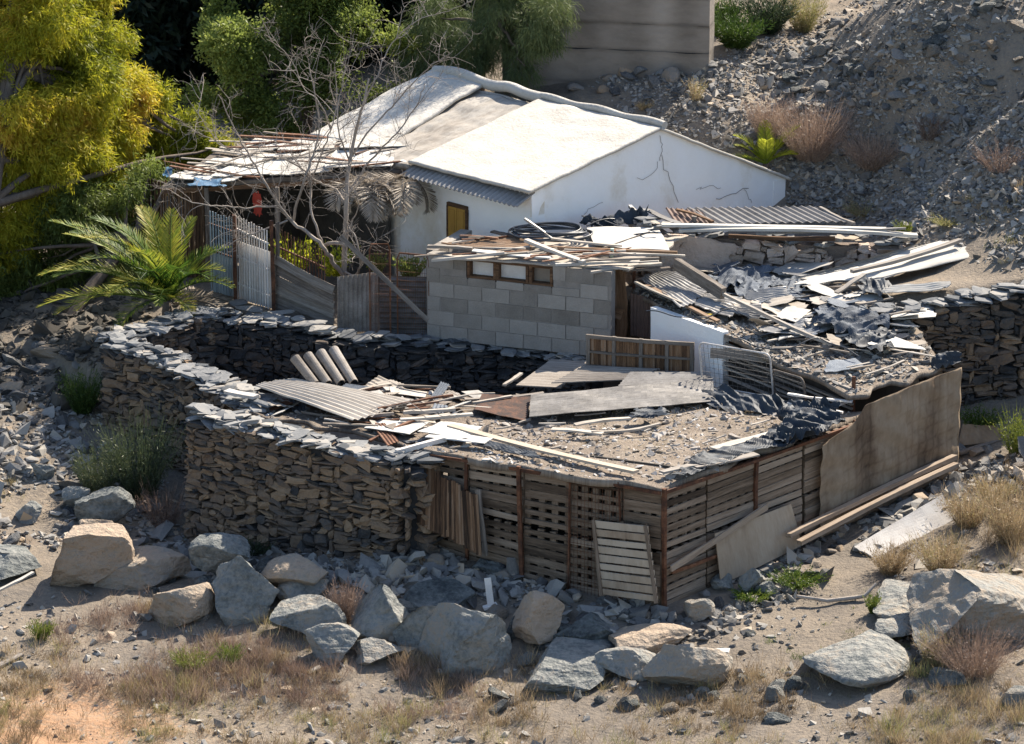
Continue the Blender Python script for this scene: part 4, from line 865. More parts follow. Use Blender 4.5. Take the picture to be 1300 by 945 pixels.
for k in range(44):
    u = (k + .5) / 44; bar(b, sa + dS * LS * u - nS * .012 + up * .03, sa + dS * LS * u - nS * .012 + up * (hS - .03), LS / 44 * .93, .014, up=nS, tint=rng.uniform(.3, .95))
b.build('slats', 'brownwood', t)
# mesh gates
def gate(label, a, b_, h, nx_, nz_, tilt, rad=.016, m='whitepaint'):
    d = unit(b_ - a); L = np.linalg.norm(b_ - a); n = np.array([d[1], -d[0], 0]); upd = unit(up - n * tilt); t = thing('mesh_gate', label, 'gate', a)
    q = MB(); r = .1; pts = []
    for (cx, cz, a0) in ((r, r, 180), (L - r, r, 270), (L - r, h - r, 0), (r, h - r, 90)):
        for k in range(6): an = R(a0 + 18 * k); pts.append(a + d * (cx + r * math.cos(an)) + upd * (cz + r * math.sin(an)))
    pts.append(pts[0]); tube(q, pts, rad, 6, .5); q.build('frame', m, t, smooth=True)
    q = MB()
    for i in range(1, nx_): tube(q, [a + d * L * i / nx_, a + d * L * i / nx_ + upd * h], .0035, 3, .4)
    for i in range(1, nz_): tube(q, [a + upd * h * i / nz_, a + upd * h * i / nz_ + d * L], .0035, 3, .4)
    q.build('wire_mesh', 'metalsheet', t)
gate('white framed wire mesh gate leaning before the dark roof gap', P(892, 489, 1.7), P(982, 505, 1.78), .74, 16, 9, -.15)
plank('plank', 'thick grey board pushed across the mesh gate', 'plank', P(902, 448, 2.22), P(973, 454, 2.22), .16, .03, 'greywood', up=(0, -1, .3), tint=.5)
a, b_ = P(985, 508, 1.75), P(1023, 512, 1.85)
gate('small dark wooden slatted gate end right of the mesh gate', P(984, 500, 1.8), P(1024, 512, 1.85), .42, 6, 5, -.2, .022, 'greywood')
# rubble grit on roofs (uncountable)
def grit(name, label, surfs, dens, size, m='litter', flat=.35):
    b = MB()
    for s_, n in zip(surfs, dens):
        u, v = rng.uniform(.01, .99, n), rng.uniform(.01, .99, n); p = s_.pt(u, v); k = vn(p, 1.1, 3) + .3 > rng.uniform(-1, 1, n) * .9
        scatter(b, p[k], rng.gamma(2.2, size / 2.2, k.sum()), flat=flat, tilt=.4)
    tag(b.build(name, m), label, 'rubble', kind='stuff')
grit('roof_rubble', 'pale grit and small stones covering the front dirt roof', [rF, rL], [3800, 700], .022)
grit('roof_rubble', 'grey broken rubble covering the higher shed roof', [rS, rT], [5200, 2600], .024, 'scree')
# ------------------------------------------------------------------ pieces in front of the shed
def on_plane(px, py, A_, n, off):
    d = ray(px, py); A2 = A_ + n * off; return CAM + d * ((A2 - CAM) @ n) / (d @ n)
# leaning corrugated plank panel
a, b_ = on_plane(530, 664, PL0, nL, .42), on_plane(611, 706, PL0, nL, .36); ta, tb = on_plane(534, 588, PL0, nL, .16), on_plane(606, 632, PL0, nL, .16)
t = thing('slatted_panel', 'dark brown panel of upright slats leaning on the left end of the shed', 'panel', a)
b = MB()
for k in range(26):
    f_ = (k + .5) / 26; p = a + (b_ - a) * f_; q = ta + (tb - ta) * f_; bar(b, p + up * rng.normal() * .015, q + up * rng.normal() * .025, .048, .02, up=nL, tint=rng.uniform(.1, .95), jit=.002)
b.build('slats', 'brownwood', t); b = MB()
for f_ in (.2, .8): bar(b, a + (ta - a) * f_ - nL * .03, b_ + (tb - b_) * f_ - nL * .03, .06, .03, up=nL, tint=.3)
b.build('crosspiece', 'greywood', t)
p = on_plane(616, 706, PL0, nL, .25); plank('plank', 'grey upright board beside the dark slatted panel', 'plank', p, on_plane(607, 622, PL0, nL, .12), .09, .03, 'greywood', up=nL, tint=.3)
# leaning pallet
a, b_ = on_plane(762, 756, PL0, nL, .36), on_plane(836, 766, PL0, nL, .36); ta, tb = on_plane(752, 660, PL0, nL, .13), on_plane(822, 667, PL0, nL, .13)
t = thing('leaning_pallet', 'light wooden pallet leaning on the shed beside the front corner', 'pallet', a); b = MB()
for k in range(9):
    f_ = (k + .5) / 9; bar(b, a + (ta - a) * f_, b_ + (tb - b_) * f_, .105 if k % 3 else .085, .02, up=nL, tint=rng.uniform(.45, 1), jit=.003, seg=2)
b.build('boards', 'plywood', t); b = MB()
for f_ in (.03, .97): bar(b, a + (b_ - a) * f_ + nL * .02, ta + (tb - ta) * f_ + nL * .02, .05, .03, up=nL, tint=.5)
for f_ in (.1, .5, .9): bar(b, a + (b_ - a) * f_ - nL * .05, ta + (tb - ta) * f_ - nL * .05, .09, .07, up=nL, tint=.2)
b.build('stringers', 'palletwood', t)
# plywood and long board on the right face
def onR(u, z, o=.1): q = PC + (PR - PC) * u + nR * o; return np.array([q[0], q[1], z])
sheet('plywood_board', 'weathered plywood board leaning upright against the right pallets', 'board', [onR(.16, .12, .2), onR(.43, .3, .2), onR(.405, .98, .11), onR(.15, .92, .11)], 'plywood', thick=.015, tint=.6, noise=.01)
plank('plank', 'long pale plank leaning across the pallets above the plywood', 'plank', onR(.005, .62, .13), onR(.32, 1.08, .13), .1, .03, 'palletwood', up=nR, tint=.9)
for k, l in enumerate(('upper long grey beam sloping along the foot of the burlap', 'lower long grey beam lying on stones below the burlap')):
    p, q = on_plane(1000 + 14 * k, 680 + 9 * k, PC, nR, .3 + .12 * k), on_plane(1212 + 2 * k, 580 + 10 * k, PC, nR, .2 + .12 * k); plank('beam', l, 'beam', p, q, .1, .07, 'palletwood', tint=.85, bend=.02)
sheet('white_board', 'large pale board lying aslant on stones among dry grass', 'board', [P(1084, 694, .3), P(1116, 711, .18), P(1212, 660, .42), P(1196, 628, .75)], 'litter', thick=.02, tint=.85, noise=.012, ragged=.01)
sheet('broken_board', 'broken white corner piece under the grass at the pale board end', 'board', [P(1186, 672, .3), P(1200, 660, .35), P(1216, 640, .5), P(1205, 634, .55)], 'whitesheet', thick=.02, tint=.9)
b = MB(); tube(b, [P(1012, 757, .12), P(1050, 763, .08), P(1085, 759, .12), P(1098, 757, .15), P(1104, 750, .22), P(1112, 741, .3)], [.022, .03, .032, .03, .025, .018], 7, .8); tag(b.build('branch', 'deadbark', smooth=True), 'bare forked branch lying on the ground right of the shed', 'branch')
# white broken chair piece
b = MB(); g0 = G(624, 776); bar(b, g0 + up * .02, g0 + np.array([-.06, .05, .5]), .1, .03, up=(0, -1, .2), tint=.9, seg=3); bar(b, g0 + np.array([-.12, -.02, .05]), g0 + np.array([.08, .02, .1]), .12, .04, tint=.9)
tag(b.build('broken_plastic', 'whitepaint'), 'broken white plastic piece standing behind the boulders', 'plastic scrap')
c = [P(1216, 566, .75), P(1292, 558, .85), P(1262, 540, 1.05), P(1222, 538, 1.05)]
sheet('bent_sheet', 'bent brown sheet on the ground right of the burlap corner', 'sheet', c, 'burlap', noise=.05, nf=2, thick=.02, tint=.6, nu=20, nv=14)
plank('plank', 'grey plank edge under the bent brown sheet', 'plank', P(1218, 575, .7), P(1290, 556, .85), .08, .05, 'greywood', tint=.6)
plank('plank', 'pale stick at the left edge beside the flat slab', 'plank', P(-6, 752, .1), P(42, 727, .2), .06, .03, 'palewood', tint=.7)
plank('plank', 'weathered board in the bottom left sand', 'plank', G(-8, 852) + up * .05, G(28, 835) + up * .05, .1, .03, 'greywood', tint=.6)
plank('panel', 'small flat pale panel on the ground behind the white boulder', 'board', P(895, 828, .0), P(926, 826, .05), .18, .02, 'whitesheet', tint=.8)
# ------------------------------------------------------------------ fence line on the terrace
gp = [P(270, 372, 1.8), P(345, 394, 1.78), P(425, 419, 1.66), P(552, 427, 1.56)]
def vfence(name, label, a, b_, h0, h1, n, m, cat='fence', rails=2, w=.02, mr=None, rad=None):
    t = thing(name, label, cat, a); b = MB()
    for k in range(n):
        f_ = (k + .5) / n; p = a + (b_ - a) * f_; p[2] = a[2] + (b_[2] - a[2]) * f_; bar(b, p + up * .04, p + up * (h0 + (h1 - h0) * f_ + rng.normal() * .01), w, .015, up=(0, 1, 0), tint=rng.uniform(.3, .9))
    b.build('bars', m, t); b = MB()
    for k in range(rails):
        f_ = (k + .6) / (rails + .1); bar(b, a + up * h0 * f_ + np.array([0, .02, 0]), b_ + up * h1 * f_ + np.array([0, .02, 0]), .025, .03, tint=.5)
    b.build('rails', mr or m, t); return t
vfence('barred_gate', 'white barred metal gate standing between the rusty posts', P(300, 380, 1.8), P(342, 396, 1.78), 1.48, 1.4, 13, 'whitepaint', 'gate', 3, .022)
gy_ = np.array([0, .1, 0])
sheet('white_sheet', 'white sheet stained pink and hung behind the barred gate', 'sheet', [gp[0] * .55 + gp[1] * .45 + gy_, gp[1] + gy_, gp[1] + gy_ + up * .98, gp[0] * .55 + gp[1] * .45 + gy_ + up * 1.02], 'whitepaint', noise=.02, tint=.85)
vfence('barred_gate', 'dark railing gate panel left of the white barred gate', P(267, 372, 1.85), P(298, 380, 1.8), 1.45, 1.4, 9, 'bluepaint', 'gate', 3, .022, 'rust')
sheet('blue_panel', 'faded blue metal panel low behind the dark railing', 'panel', [gp[0] + gy_, gp[0] * .6 + gp[1] * .4 + gy_, gp[0] * .6 + gp[1] * .4 + gy_ + up * .7, gp[0] + gy_ + up * .75], 'bluepaint', tint=.6)
for i, (px, py, z, h, l) in enumerate([(347, 397, 1.75, 1.6, 'rusty square post right of the white barred gate'), (299, 382, 1.8, 1.5, 'rusty thin post left of the white barred gate'), (354, 392, 1.8, 1.5, 'wooden grey post beside the gate hinge')]):
    a = P(px, py, z); plank('post', l, 'post', a, a + up * h, .06, .06, 'rust' if i < 2 else 'greywood', up=(0, 1, 0), tint=.4)
a, b_ = P(349, 396, 1.74), P(424, 424, 1.6)
t = thing('wooden_fence', 'weathered grey board panel leaning right of the white gate', 'panel', a); b = MB()
for k in range(6):
    f_ = (k + .5) / 6; bar(b, a + up * 1.0 * f_, b_ + up * .82 * f_, .155, .02, up=(0, -1, 0), tint=rng.uniform(.3, .6), jit=.002, seg=3)
b.build('boards', 'greywood', t)
vfence('iron_fence', 'rusty iron railing behind the grey board panel', P(350, 390, 1.75), P(415, 408, 1.65), 1.4, 1.2, 17, 'rust', 'fence', 2, .016)
c = [P(428, 422, 1.62), P(480, 421, 1.6), P(480, 345, 2.55), P(428, 352, 2.55)]
sheet('corrugated_sheet', 'translucent pinkish corrugated sheet fence left of the rusty frame', 'roof sheet', c, 'litter', waves=9, wavedir='u', amp=.012, tint=.2, noise=.02)
c = [P(482, 424, 1.58), P(552, 425, 1.56), P(552, 352, 2.5), P(482, 350, 2.5)]
sheet('corrugated_sheet', 'dark grey corrugated sheet fence next to the block wall', 'roof sheet', c, 'metalsheet', waves=11, wavedir='v', amp=.014, tint=.15)
def frame(label, a, b_, h, m='rust'):
    t = thing('mesh_fence', label, 'fence', a); b = MB(); r = .015
    tube(b, [a, a + up * h * .93, a + up * h + (b_ - a) * .08, b_ + up * h - (b_ - a) * .08, b_ + up * h * .93, b_], r, 6, .6); b.build('frame', m, t, smooth=True)
    b = MB()
    for k in range(1, 14): tube(b, [a + (b_ - a) * k / 14, a + (b_ - a) * k / 14 + up * h], .003, 3, .4)
    for k in range(1, 9): tube(b, [a + up * h * k / 9, b_ + up * h * k / 9], .003, 3, .4)
    b.build('wire_mesh', m, t)
frame('rusty tubular mesh frame standing behind the leaning beam', P(470, 424, 1.6), P(492, 424, 1.58) + np.array([.05, 0, 0]), 1.55)
frame('rusty tubular frame beside the block wall corner', P(505, 424, 1.58), P(545, 428, 1.56), 1.4)
plank('beam', 'long grey timber leaning diagonally over the fence panels', 'beam', PY(432, 300, 3.45), PY(543, 407, 3.25), .075, .05, 'greywood', up=(0, -1, .3), tint=.6)
# ------------------------------------------------------------------ lean-to with reed wall
sc = P(330, 300, 2)
t = thing('lean_to', 'dark lean-to with reed wall and patched flat roof left of the house', 'shed', P(240, 330, 1.8))
z = 3.5; FL, FRr, BR_, BL = P(205, 236, 3.42), P(520, 216, 3.62), P(520, 180, 3.72), P(300, 178, 3.6)
m = MB(); Sheet([FL, FRr, BR_, BL], 40, 20, noise=.04, nf=1.5, thick=.08, tint=.4).mesh(m); m.build('roof', 'greywood', t)
m = MB(); a, b_ = P(158, 312, 2.1), P(258, 322, 1.95)
a = P(165, 330, 1.9); b_ = P(262, 345, 1.9); n = 74
for k in range(n):
    f_ = (k + .5) / n; p = a + (b_ - a) * f_; bar(m, [p[0], p[1], 1.6], [p[0] + rng.normal() * .02, p[1], 3.38 + rng.normal() * .03], .024, .02, up=(0, 1, 0), tint=rng.uniform(.2, .9))
m.build('reed_wall', 'brownwood', t)
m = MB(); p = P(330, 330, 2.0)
bar(m, [a[0] + 1.2, 9.0, 2.4], [-2.6, 9.3, 2.4], .06, 1.9, up=up, tint=.1); q0 = hp(LA + .5, -.12, 2.5); q1 = hp(LA + EXT, -.12, 2.5); bar(m, q0, q1, .04, 2.2, up=up, tint=.3); m.build('back_wall_and_shade_panel', 'core', t)  # second bar: dark partition added to stand in for the shaded interior
for px, l in ((262, 0), (352, 0), (505, 0)):
    m = MB(); q = P(px, 238 if px < 500 else 222, 3.45); bar(m, [q[0], q[1], 1.6], q, .08, .08, up=(0, 1, 0), tint=.5, jit=.005, seg=4); m.build('post', 'greywood', t)
m = MB(); bar(m, FL + up * -.08, FRr + up * -.08, .08, .08, tint=.4, seg=8, jit=.01); m.build('front_beam', 'brownwood', t)
hs = [(((212, 226, 3.52), (300, 229, 3.56), (340, 200, 3.66), (270, 200, 3.6)), .85, 'broad white roof sheet at the left lean-to corner'),
      (((265, 223, 3.6), (345, 219, 3.6), (372, 196, 3.7), (318, 196, 3.66)), .95, 'second bright sheet on the lean-to roof'),
      (((340, 222, 3.6), (420, 217, 3.64), (430, 192, 3.74), (370, 196, 3.7)), .75, 'bright sheet on the lean-to roof under the bare tree'),
      (((300, 196, 3.68), (345, 190, 3.7), (372, 176, 3.74), (325, 174, 3.7)), .9, 'small bright sheet at the back left of the lean-to roof'),
      (((350, 190, 3.72), (420, 190, 3.76), (432, 174, 3.8), (375, 175, 3.76)), .8, 'greyish back sheet of the lean-to roof'),
      (((410, 214, 3.68), (500, 210, 3.72), (500, 190, 3.8), (425, 190, 3.78)), .9, 'pale sheet of the lean-to roof touching the house'),
      (((430, 188, 3.84), (520, 184, 3.86), (515, 170, 3.9), (440, 172, 3.88)), .6, 'rear sheet between lean-to and old house roof')]
for q in hs: sheet('roof_sheet', q[2], 'roof sheet', PP(*q[0]), 'whitesheet', noise=.03, thick=.015, tint=q[1], nu=12, nv=8, ragged=.03)
crumple('tarp', 'blue tarp strip under the front left corner of the lean-to roof', PP((240, 236, 3.5), (285, 238, 3.5), (280, 228, 3.54), (248, 226, 3.54)), .03, 'bluecloth', seed=41, n=20)
crumple('tarp', 'small blue tarp corner at the far left of the lean-to roof', PP((206, 224, 3.5), (216, 226, 3.5), (222, 212, 3.62), (212, 212, 3.6)), .02, 'bluecloth', seed=42, n=12)
crumple('cloth', 'red cloth hanging in the dark lean-to opening', PP((321, 272, 2.9), (332, 274, 2.9), (330, 246, 3.3), (320, 246, 3.3)), .03, 'redcloth', seed=43, n=16, cat='cloth')
SL = Sheet([FL + up * .08, FRr + up * .1, BR_ + up * .1, BL + up * .1], 8, 8)
sticks(34, SL, 'weathered batten lying on the lean-to roof', 'battens on the lean-to roof', ['greywood', 'palewood', 'rust'], lr=(.6, 1.8), wr=(.03, .08), vr=(0, .9), dz=.02)
# concrete wall at back
cw0, cw1 = PY(648, 108, 12.3), PY(900, 106, 11.5); 
t = thing('concrete_wall', 'tall board-marked concrete retaining wall behind the house', 'wall', cw0); m = MB()
nC = unit(np.array([(cw1 - cw0)[1], -(cw1 - cw0)[0], 0])); zz = [2.9, 4.1, 4.73, 5.23, 5.75, 6.3]
for i in range(len(zz) - 1):
    q = wallgrid(np.array([cw0[0], cw0[1], 0]) + nC * .02 * (i % 2), np.array([cw1[0], cw1[1], 0]) + nC * .02 * (i % 2), lambda u, i=i: zz[i + 1] - .008 + .012 * vn(np.stack([u * 9, u * 0 + i], -1), 1, i), zz[i], 60, 8, i, .5, nC, lambda u, v, X: .55 + .4 * vn(X * [2.2, 2.2, .35], 1, 3) - .2 * (v > .88) - .25 * (v < .1) - .12 * (((v * 3) % 1) < .12), amp=.02)
    o = q.build('lift', 'concrete', t)
m = MB(); bar(m, [cw0[0], cw0[1] + .35, 2.6], [cw0[0], cw0[1] + .35, 6.3], .3, .3, up=(0, 1, 0), tint=.2); m.build('footing', 'concrete', t)
# ================================================================== rocks
def place_rock(name, label, cat, mesh_k, c, dims, rz, m, group=None, tint=None, tilt=(0, 0)):
    me = RM[(mesh_k, m)]; o = bpy.data.objects.new(name, me); COL.objects.link(o); o.location = c; o.scale = dims; o.rotation_euler = (tilt[0], tilt[1], rz); return tag(o, label, cat, group)
RM = {}
for m_ in ('rock', 'scree', 'boulder'):
    for k in range(10):
        b = MB(); V = ROCKS[k]; b.add(V, I2F, .15 + .07 * k); me_o = b.build('tmp', m_, base=(0, 0, 0)); RM[(k, m_)] = me_o.data; me_o.data.name = 'rock'; bpy.data.objects.remove(me_o)
def boulder(x0, y0, x1, y1, tint, label, seed, z=None, cuts=9, amp=.03, ratio=.75, tilt=0, sink=.2):
    base = G((x0 + x1) / 2, y1 - 3); D_ = (base - CAM) @ FWD; s = D_ / FP; w = (x1 - x0) * s * 1.17; Hh = (y1 - y0) * s * 1.16; d = w * ratio
    h = max(.28 * w, (Hh - d * .276 * .75) / .96); V = rockshape(I4, seed, cuts, amp, .36, .74); V = V @ rot_z(seed * 1.3).T; V = V / np.abs(V).max(0)
    V = V * np.array([w / 2, d / 2, h / 2 * (1 + sink)]); 
    V = V + unit(V) * (.022 * w * fbm(V * [1, 1, 2] + seed, 5 / w, seed, 4))[:, None]
    c = base + np.array([0, d * .42, h / 2 * (1 - sink)]); c[2] = base[2] + h / 2 * (1 - sink)
    b = MB(); b.add(V + c, I4F, tint, V * 1.2 + seed); return tag(b.build('boulder', 'boulder'), label, 'boulder')
BL_ = [
 (42, 672, 160, 758, .98, 'big tan boulder with pitted surface at the lower left', 1), (88, 655, 150, 700, .95, 'tan rock lump behind the big tan left boulder', 2),
 (110, 706, 228, 758, .8, 'low greyish tan boulder right of the big tan one', 3), (172, 742, 264, 800, .85, 'low pale cream boulder in the dry grass', 4),
 (238, 685, 312, 752, .35, 'rounded dark grey boulder behind the pointed one', 5), (262, 706, 348, 796, .42, 'tall pointed grey green boulder with bright edge', 6),
 (336, 710, 428, 768, .85, 'tan boulder right behind the pointed one', 7), (355, 737, 422, 775, .5, 'small grey boulder on top of the long block', 8), (344, 764, 432, 816, .45, 'long flat grey block boulder in the grass', 9),
 (98, 626, 165, 684, .3, 'dark slanted slab boulder beside the left shrub', 10), (450, 740, 522, 820, .48, 'upright grey boulder with white cap', 11), (385, 800, 452, 848, .5, 'low sloping slab in the grass left of the upright boulder', 12),
 (447, 812, 508, 850, .55, 'small flat pale rock below the upright boulder', 13), (520, 746, 612, 788, .2, 'wide dark flat boulder behind the slanting one', 14), (504, 770, 586, 836, .35, 'slanting blue grey boulder in the front row', 15),
 (538, 778, 642, 864, .5, 'large two toned boulder with bright left face', 16), (643, 761, 712, 832, .95, 'rounded pinkish boulder in the front row', 17), (700, 787, 780, 832, .15, 'dark boulder behind the pinkish one', 18),
 (660, 814, 772, 880, .4, 'broad blue grey boulder at the bottom centre', 19), (764, 804, 872, 846, .85, 'flat tan boulder behind the white one', 20), (760, 830, 832, 872, .55, 'small pale angular boulder at the bottom', 21),
 (822, 816, 922, 884, .68, 'bright white boulder at the bottom right of centre', 22), (1176, 728, 1330, 850, .62, 'huge pale grey rock slab at the right edge', 23), (1118, 748, 1212, 800, .55, 'flat pale rock beside the huge slab', 24),
 (1032, 826, 1156, 880, .45, 'low dark topped rock at the bottom right', 25), (1108, 794, 1172, 818, .5, 'thin flat rock above the low dark one', 26), (-30, 698, 45, 745, .3, 'flat dark slab at the left edge', 27),
 (150, 696, 192, 716, .3, 'small dark rock behind the low tan boulder', 28), (40, 588, 68, 615, .4, 'small grey rock on the left path', 29), (78, 622, 115, 655, .45, 'pale grey rock left of the dark slab boulder', 30),
 (15, 640, 50, 668, .5, 'small pale rock at the left edge path', 31), (865, 762, 905, 794, .7, 'tan rock at the shed corner foot', 32), (940, 728, 968, 760, .4, 'upright grey stone below the plywood board', 33),
 (905, 732, 935, 755, .35, 'dark flat stone below the plywood board', 34), (960, 742, 985, 766, .35, 'leaning dark stone next to the upright grey one', 35), (600, 712, 650, 735, .25, 'flat dark stone at the foot of the pallets', 36),
 (1225, 520, 1300, 560, .35, 'grey slab at the foot of the right wall', 37) ]
_r = np.random.default_rng(3)
for q in BL_:
    if q[6] == 37: continue
    boulder(*q, ratio=1.5 if q[6] in (23, 24, 25, 26, 19, 27) else .8)
# upper right mound stones, bigger
def zone_px(poly, n):
    poly = np.array(poly, float); out = []
    lo, hi = poly.min(0), poly.max(0)
    while len(out) < n:
        q = rng.uniform(lo, hi, (n * 2, 2)); x, y = q[:, 0], q[:, 1]; ins = np.zeros(len(q), bool); j = len(poly) - 1
        for i in range(len(poly)):
            xi, yi = poly[i]; xj, yj = poly[j]; c = ((yi > y) != (yj > y)) & (x < (xj - xi) * (y - yi) / (yj - yi + 1e-9) + xi); ins ^= c; j = i
        out += list(q[ins])
    return np.array(out[:n])
def zone_rocks(poly, n, wr, label, group, mats=('rock',), flat=.55, name='rock'):
    q = zone_px(poly, n); p = GV(q[:, 0], q[:, 1]); s = rng.uniform(0, 1, n) ** 2.2 * (wr[1] - wr[0]) + wr[0]
    for i in range(n):
        w = s[i]; place_rock(name, label, 'rock', int(rng.integers(10)), p[i] + up * w * .1, (w * rng.uniform(.8, 1.2), w * rng.uniform(.6, .9), w * flat * rng.uniform(.6, 1.2)), rng.uniform(0, 6.28), str(rng.choice(mats)), group, tilt=(rng.normal() * .3, rng.normal() * .3))
M1 = [(975, 60), (1040, 25), (1130, -10), (1310, -10), (1310, 210), (1200, 200), (1130, 150), (1010, 120), (955, 90)]
zone_rocks([(985, 60), (1070, 30), (1150, 60), (1150, 130), (1040, 130), (960, 100)], 55, (.1, .26), 'large angular stone in the scree heap above the dry bushes', 'large stones of the scree heap', mats=('boulder', 'rock'))
zone_rocks(M1, 60, (.06, .16), 'angular grey stone on the upper right scree slope', 'stones on the upper right scree slope')
zone_rocks([(1180, 150), (1310, 120), (1310, 225), (1200, 225), (1170, 190)], 34, (.08, .18), 'brownish stone in the bank at the right edge', 'stones in the right bank')
zone_rocks([(700, 112), (760, 100), (900, 75), (930, 90), (820, 112), (730, 135)], 16, (.12, .3), 'grey rock along the path below the concrete wall', 'rocks below the concrete wall')
zone_rocks([(528, 700), (620, 715), (740, 752), (850, 780), (900, 772), (910, 795), (850, 800), (720, 775), (640, 745), (520, 712)], 34, (.08, .2), 'dark stone piled along the foot of the pallet shed', 'stones at the foot of the pallet shed')
zone_rocks([(880, 760), (1000, 705), (1200, 600), (1235, 600), (1100, 700), (1000, 745), (900, 790)], 44, (.08, .19), 'flat grey stone piled below the burlap and beams', 'stones below the burlap screen')
zone_rocks([(0, 520), (120, 540), (240, 690), (230, 700), (100, 650), (0, 700)], 30, (.06, .2), 'pale stone scattered on the left slope', 'stones on the left slope')
zone_rocks([(1200, 560), (1300, 540), (1300, 600), (1220, 600)], 10, (.08, .2), 'grey stone right of the burlap corner', 'stones right of the burlap corner')
q = [(268, 388), (300, 384), (320, 392), (352, 398), (380, 404), (395, 410), (290, 396), (410, 418)]
for i, (x, y) in enumerate(q):
    p = P(x, y, 1.9); place_rock('slate_slab', 'flat pale slab lying before the gate on the terrace', 'rock', i % 10, p, (rng.uniform(.15, .4), .16, .05), rng.uniform(-.4, .4), 'scree', 'flat slabs before the gate')
# scree stuff
def scree(name, label, poly, n, size, m='scree', flat=.4, tintm=None, box=None):
    q = zone_px(poly, n); p = GV(q[:, 0], q[:, 1]); p = p + rng.normal(size=p.shape) * [.06, .15, 0]; p[:, 2] = hq(p[:, 0], p[:, 1]); b = MB()
    ok = (p[:, 1] > np.interp(p[:, 0], YB[:, 0], YB[:, 1]) + .3) | (p[:, 1] < np.interp(p[:, 0], YB[:, 0], YB[:, 1]) - .1)
    p = p[ok]; k = fbm(p, .8, 2, 3) * .9 + .62 > rng.random(len(p)); p = p[k]
    scatter(b, p, np.minimum(rng.gamma(1.0, size / 1.05, len(p)) + size * .12, size * 6), flat=flat, tilt=.45); return tag(b.build(name, m), label, 'scree' if 'scree' in name else 'gravel', kind='stuff')
scree('scree', 'grey slate scree covering the upper right slope', [(690, 145), (760, 105), (900, 78), (990, 45), (1130, -20), (1420, -60), (1420, 260), (1180, 260), (950, 200), (800, 150)], 42000, .017)
scree('scree', 'flat grey slate chips on the ground right of the house', [(1000, 225), (1420, 225), (1420, 360), (1120, 310), (1060, 280), (1000, 262)], 13000, .018)
scree('gravel', 'pale gravel and slate chips on the left slope', [(-120, 480), (100, 500), (250, 660), (240, 720), (-120, 720)], 6500, .032)
scree('gravel', 'small stones along the foot of the sheds', [(250, 690), (530, 690), (850, 765), (1215, 590), (1400, 560), (1400, 640), (1220, 640), (1000, 760), (860, 830), (600, 760), (250, 740)], 5500, .04)
scree('gravel', 'fine gravel on the bare ground at the bottom right', [(860, 780), (1000, 740), (1420, 620), (1420, 990), (-120, 990), (-120, 760), (250, 750), (700, 810)], 8500, .02)
print('debris done')

zone_rocks([(0, 440), (100, 420), (190, 410), (120, 440), (110, 500), (0, 520)], 26, (.12, .35), 'dark flat rock in the shade under the acacia', 'rocks in the shade under the acacia', flat=.35)
scree('gravel', 'stones and litter under the acacia coloured dark to stand in for its shade', [(-120, 380), (230, 360), (240, 400), (130, 430), (110, 520), (-120, 520)], 4500, .035, 'core')  # tree shadow falls short here, so shade is put into the stone colour

zone_rocks([(160, 700), (330, 720), (520, 770), (700, 790), (920, 830), (930, 850), (700, 850), (520, 830), (340, 800), (170, 760)], 74, (.08, .27), 'small angular boulder filling gaps in the front row', 'small boulders between the front row boulders', mats=('boulder',), flat=.8, name='small_boulder')
zone_rocks([(930, 830), (1180, 780), (1300, 850), (1300, 870), (930, 870)], 14, (.08, .2), 'pale flat rock lying at the bottom right', 'pale flat rocks at the bottom right', mats=('boulder',), flat=.45)

def cable(label, pts, rad, m_='hose'):
    b = MB(); q = [P(*p) for p in pts]; t_ = np.linspace(0, 1, 50); s_ = np.linspace(0, 1, len(q)); q = np.array(q); X = np.stack([np.interp(t_, s_, q[:, k]) for k in range(3)], 1); X[:, 2] += .02 * np.sin(t_ * 23) ; X[:, 1] += .05 * np.sin(t_ * 11)
    tube(b, X, rad, 5, .5); tag(b.build('cable', m_, smooth=True), label, 'cable')
cable('thin pale wire tangled over the left yard debris', [(470, 520, 2.0), (520, 512, 2.0), (560, 530, 2.02), (600, 518, 1.95)], .006, 'litter')
cable('dark cable lying across the rubble roof', [(930, 430, 2.62), (980, 445, 2.5), (1040, 430, 2.6), (1090, 450, 2.5)], .011)
cable('curled dark cable below the fallen beam', [(820, 395, 2.56), (880, 405, 2.56), (930, 392, 2.66), (960, 410, 2.56)], .01)

zone_rocks([(540, 850), (760, 850), (1300, 850), (1300, 915), (900, 925), (600, 900)], 26, (.12, .34), 'half buried boulder in the foreground grass', 'half buried foreground boulders', mats=('boulder',), flat=.65, name='small_boulder')
zone_rocks([(860, 780), (1180, 745), (1180, 850), (900, 860)], 26, (.04, .12), 'small pale stone on the bare ground at bottom right', 'small stones at bottom right', mats=('boulder', 'rock'), flat=.5)
zone_rocks([(1150, 10), (1310, 0), (1310, 120), (1200, 110)], 22, (.08, .22), 'pale broken block high on the scree slope', 'pale blocks high on the scree slope', mats=('boulder',))
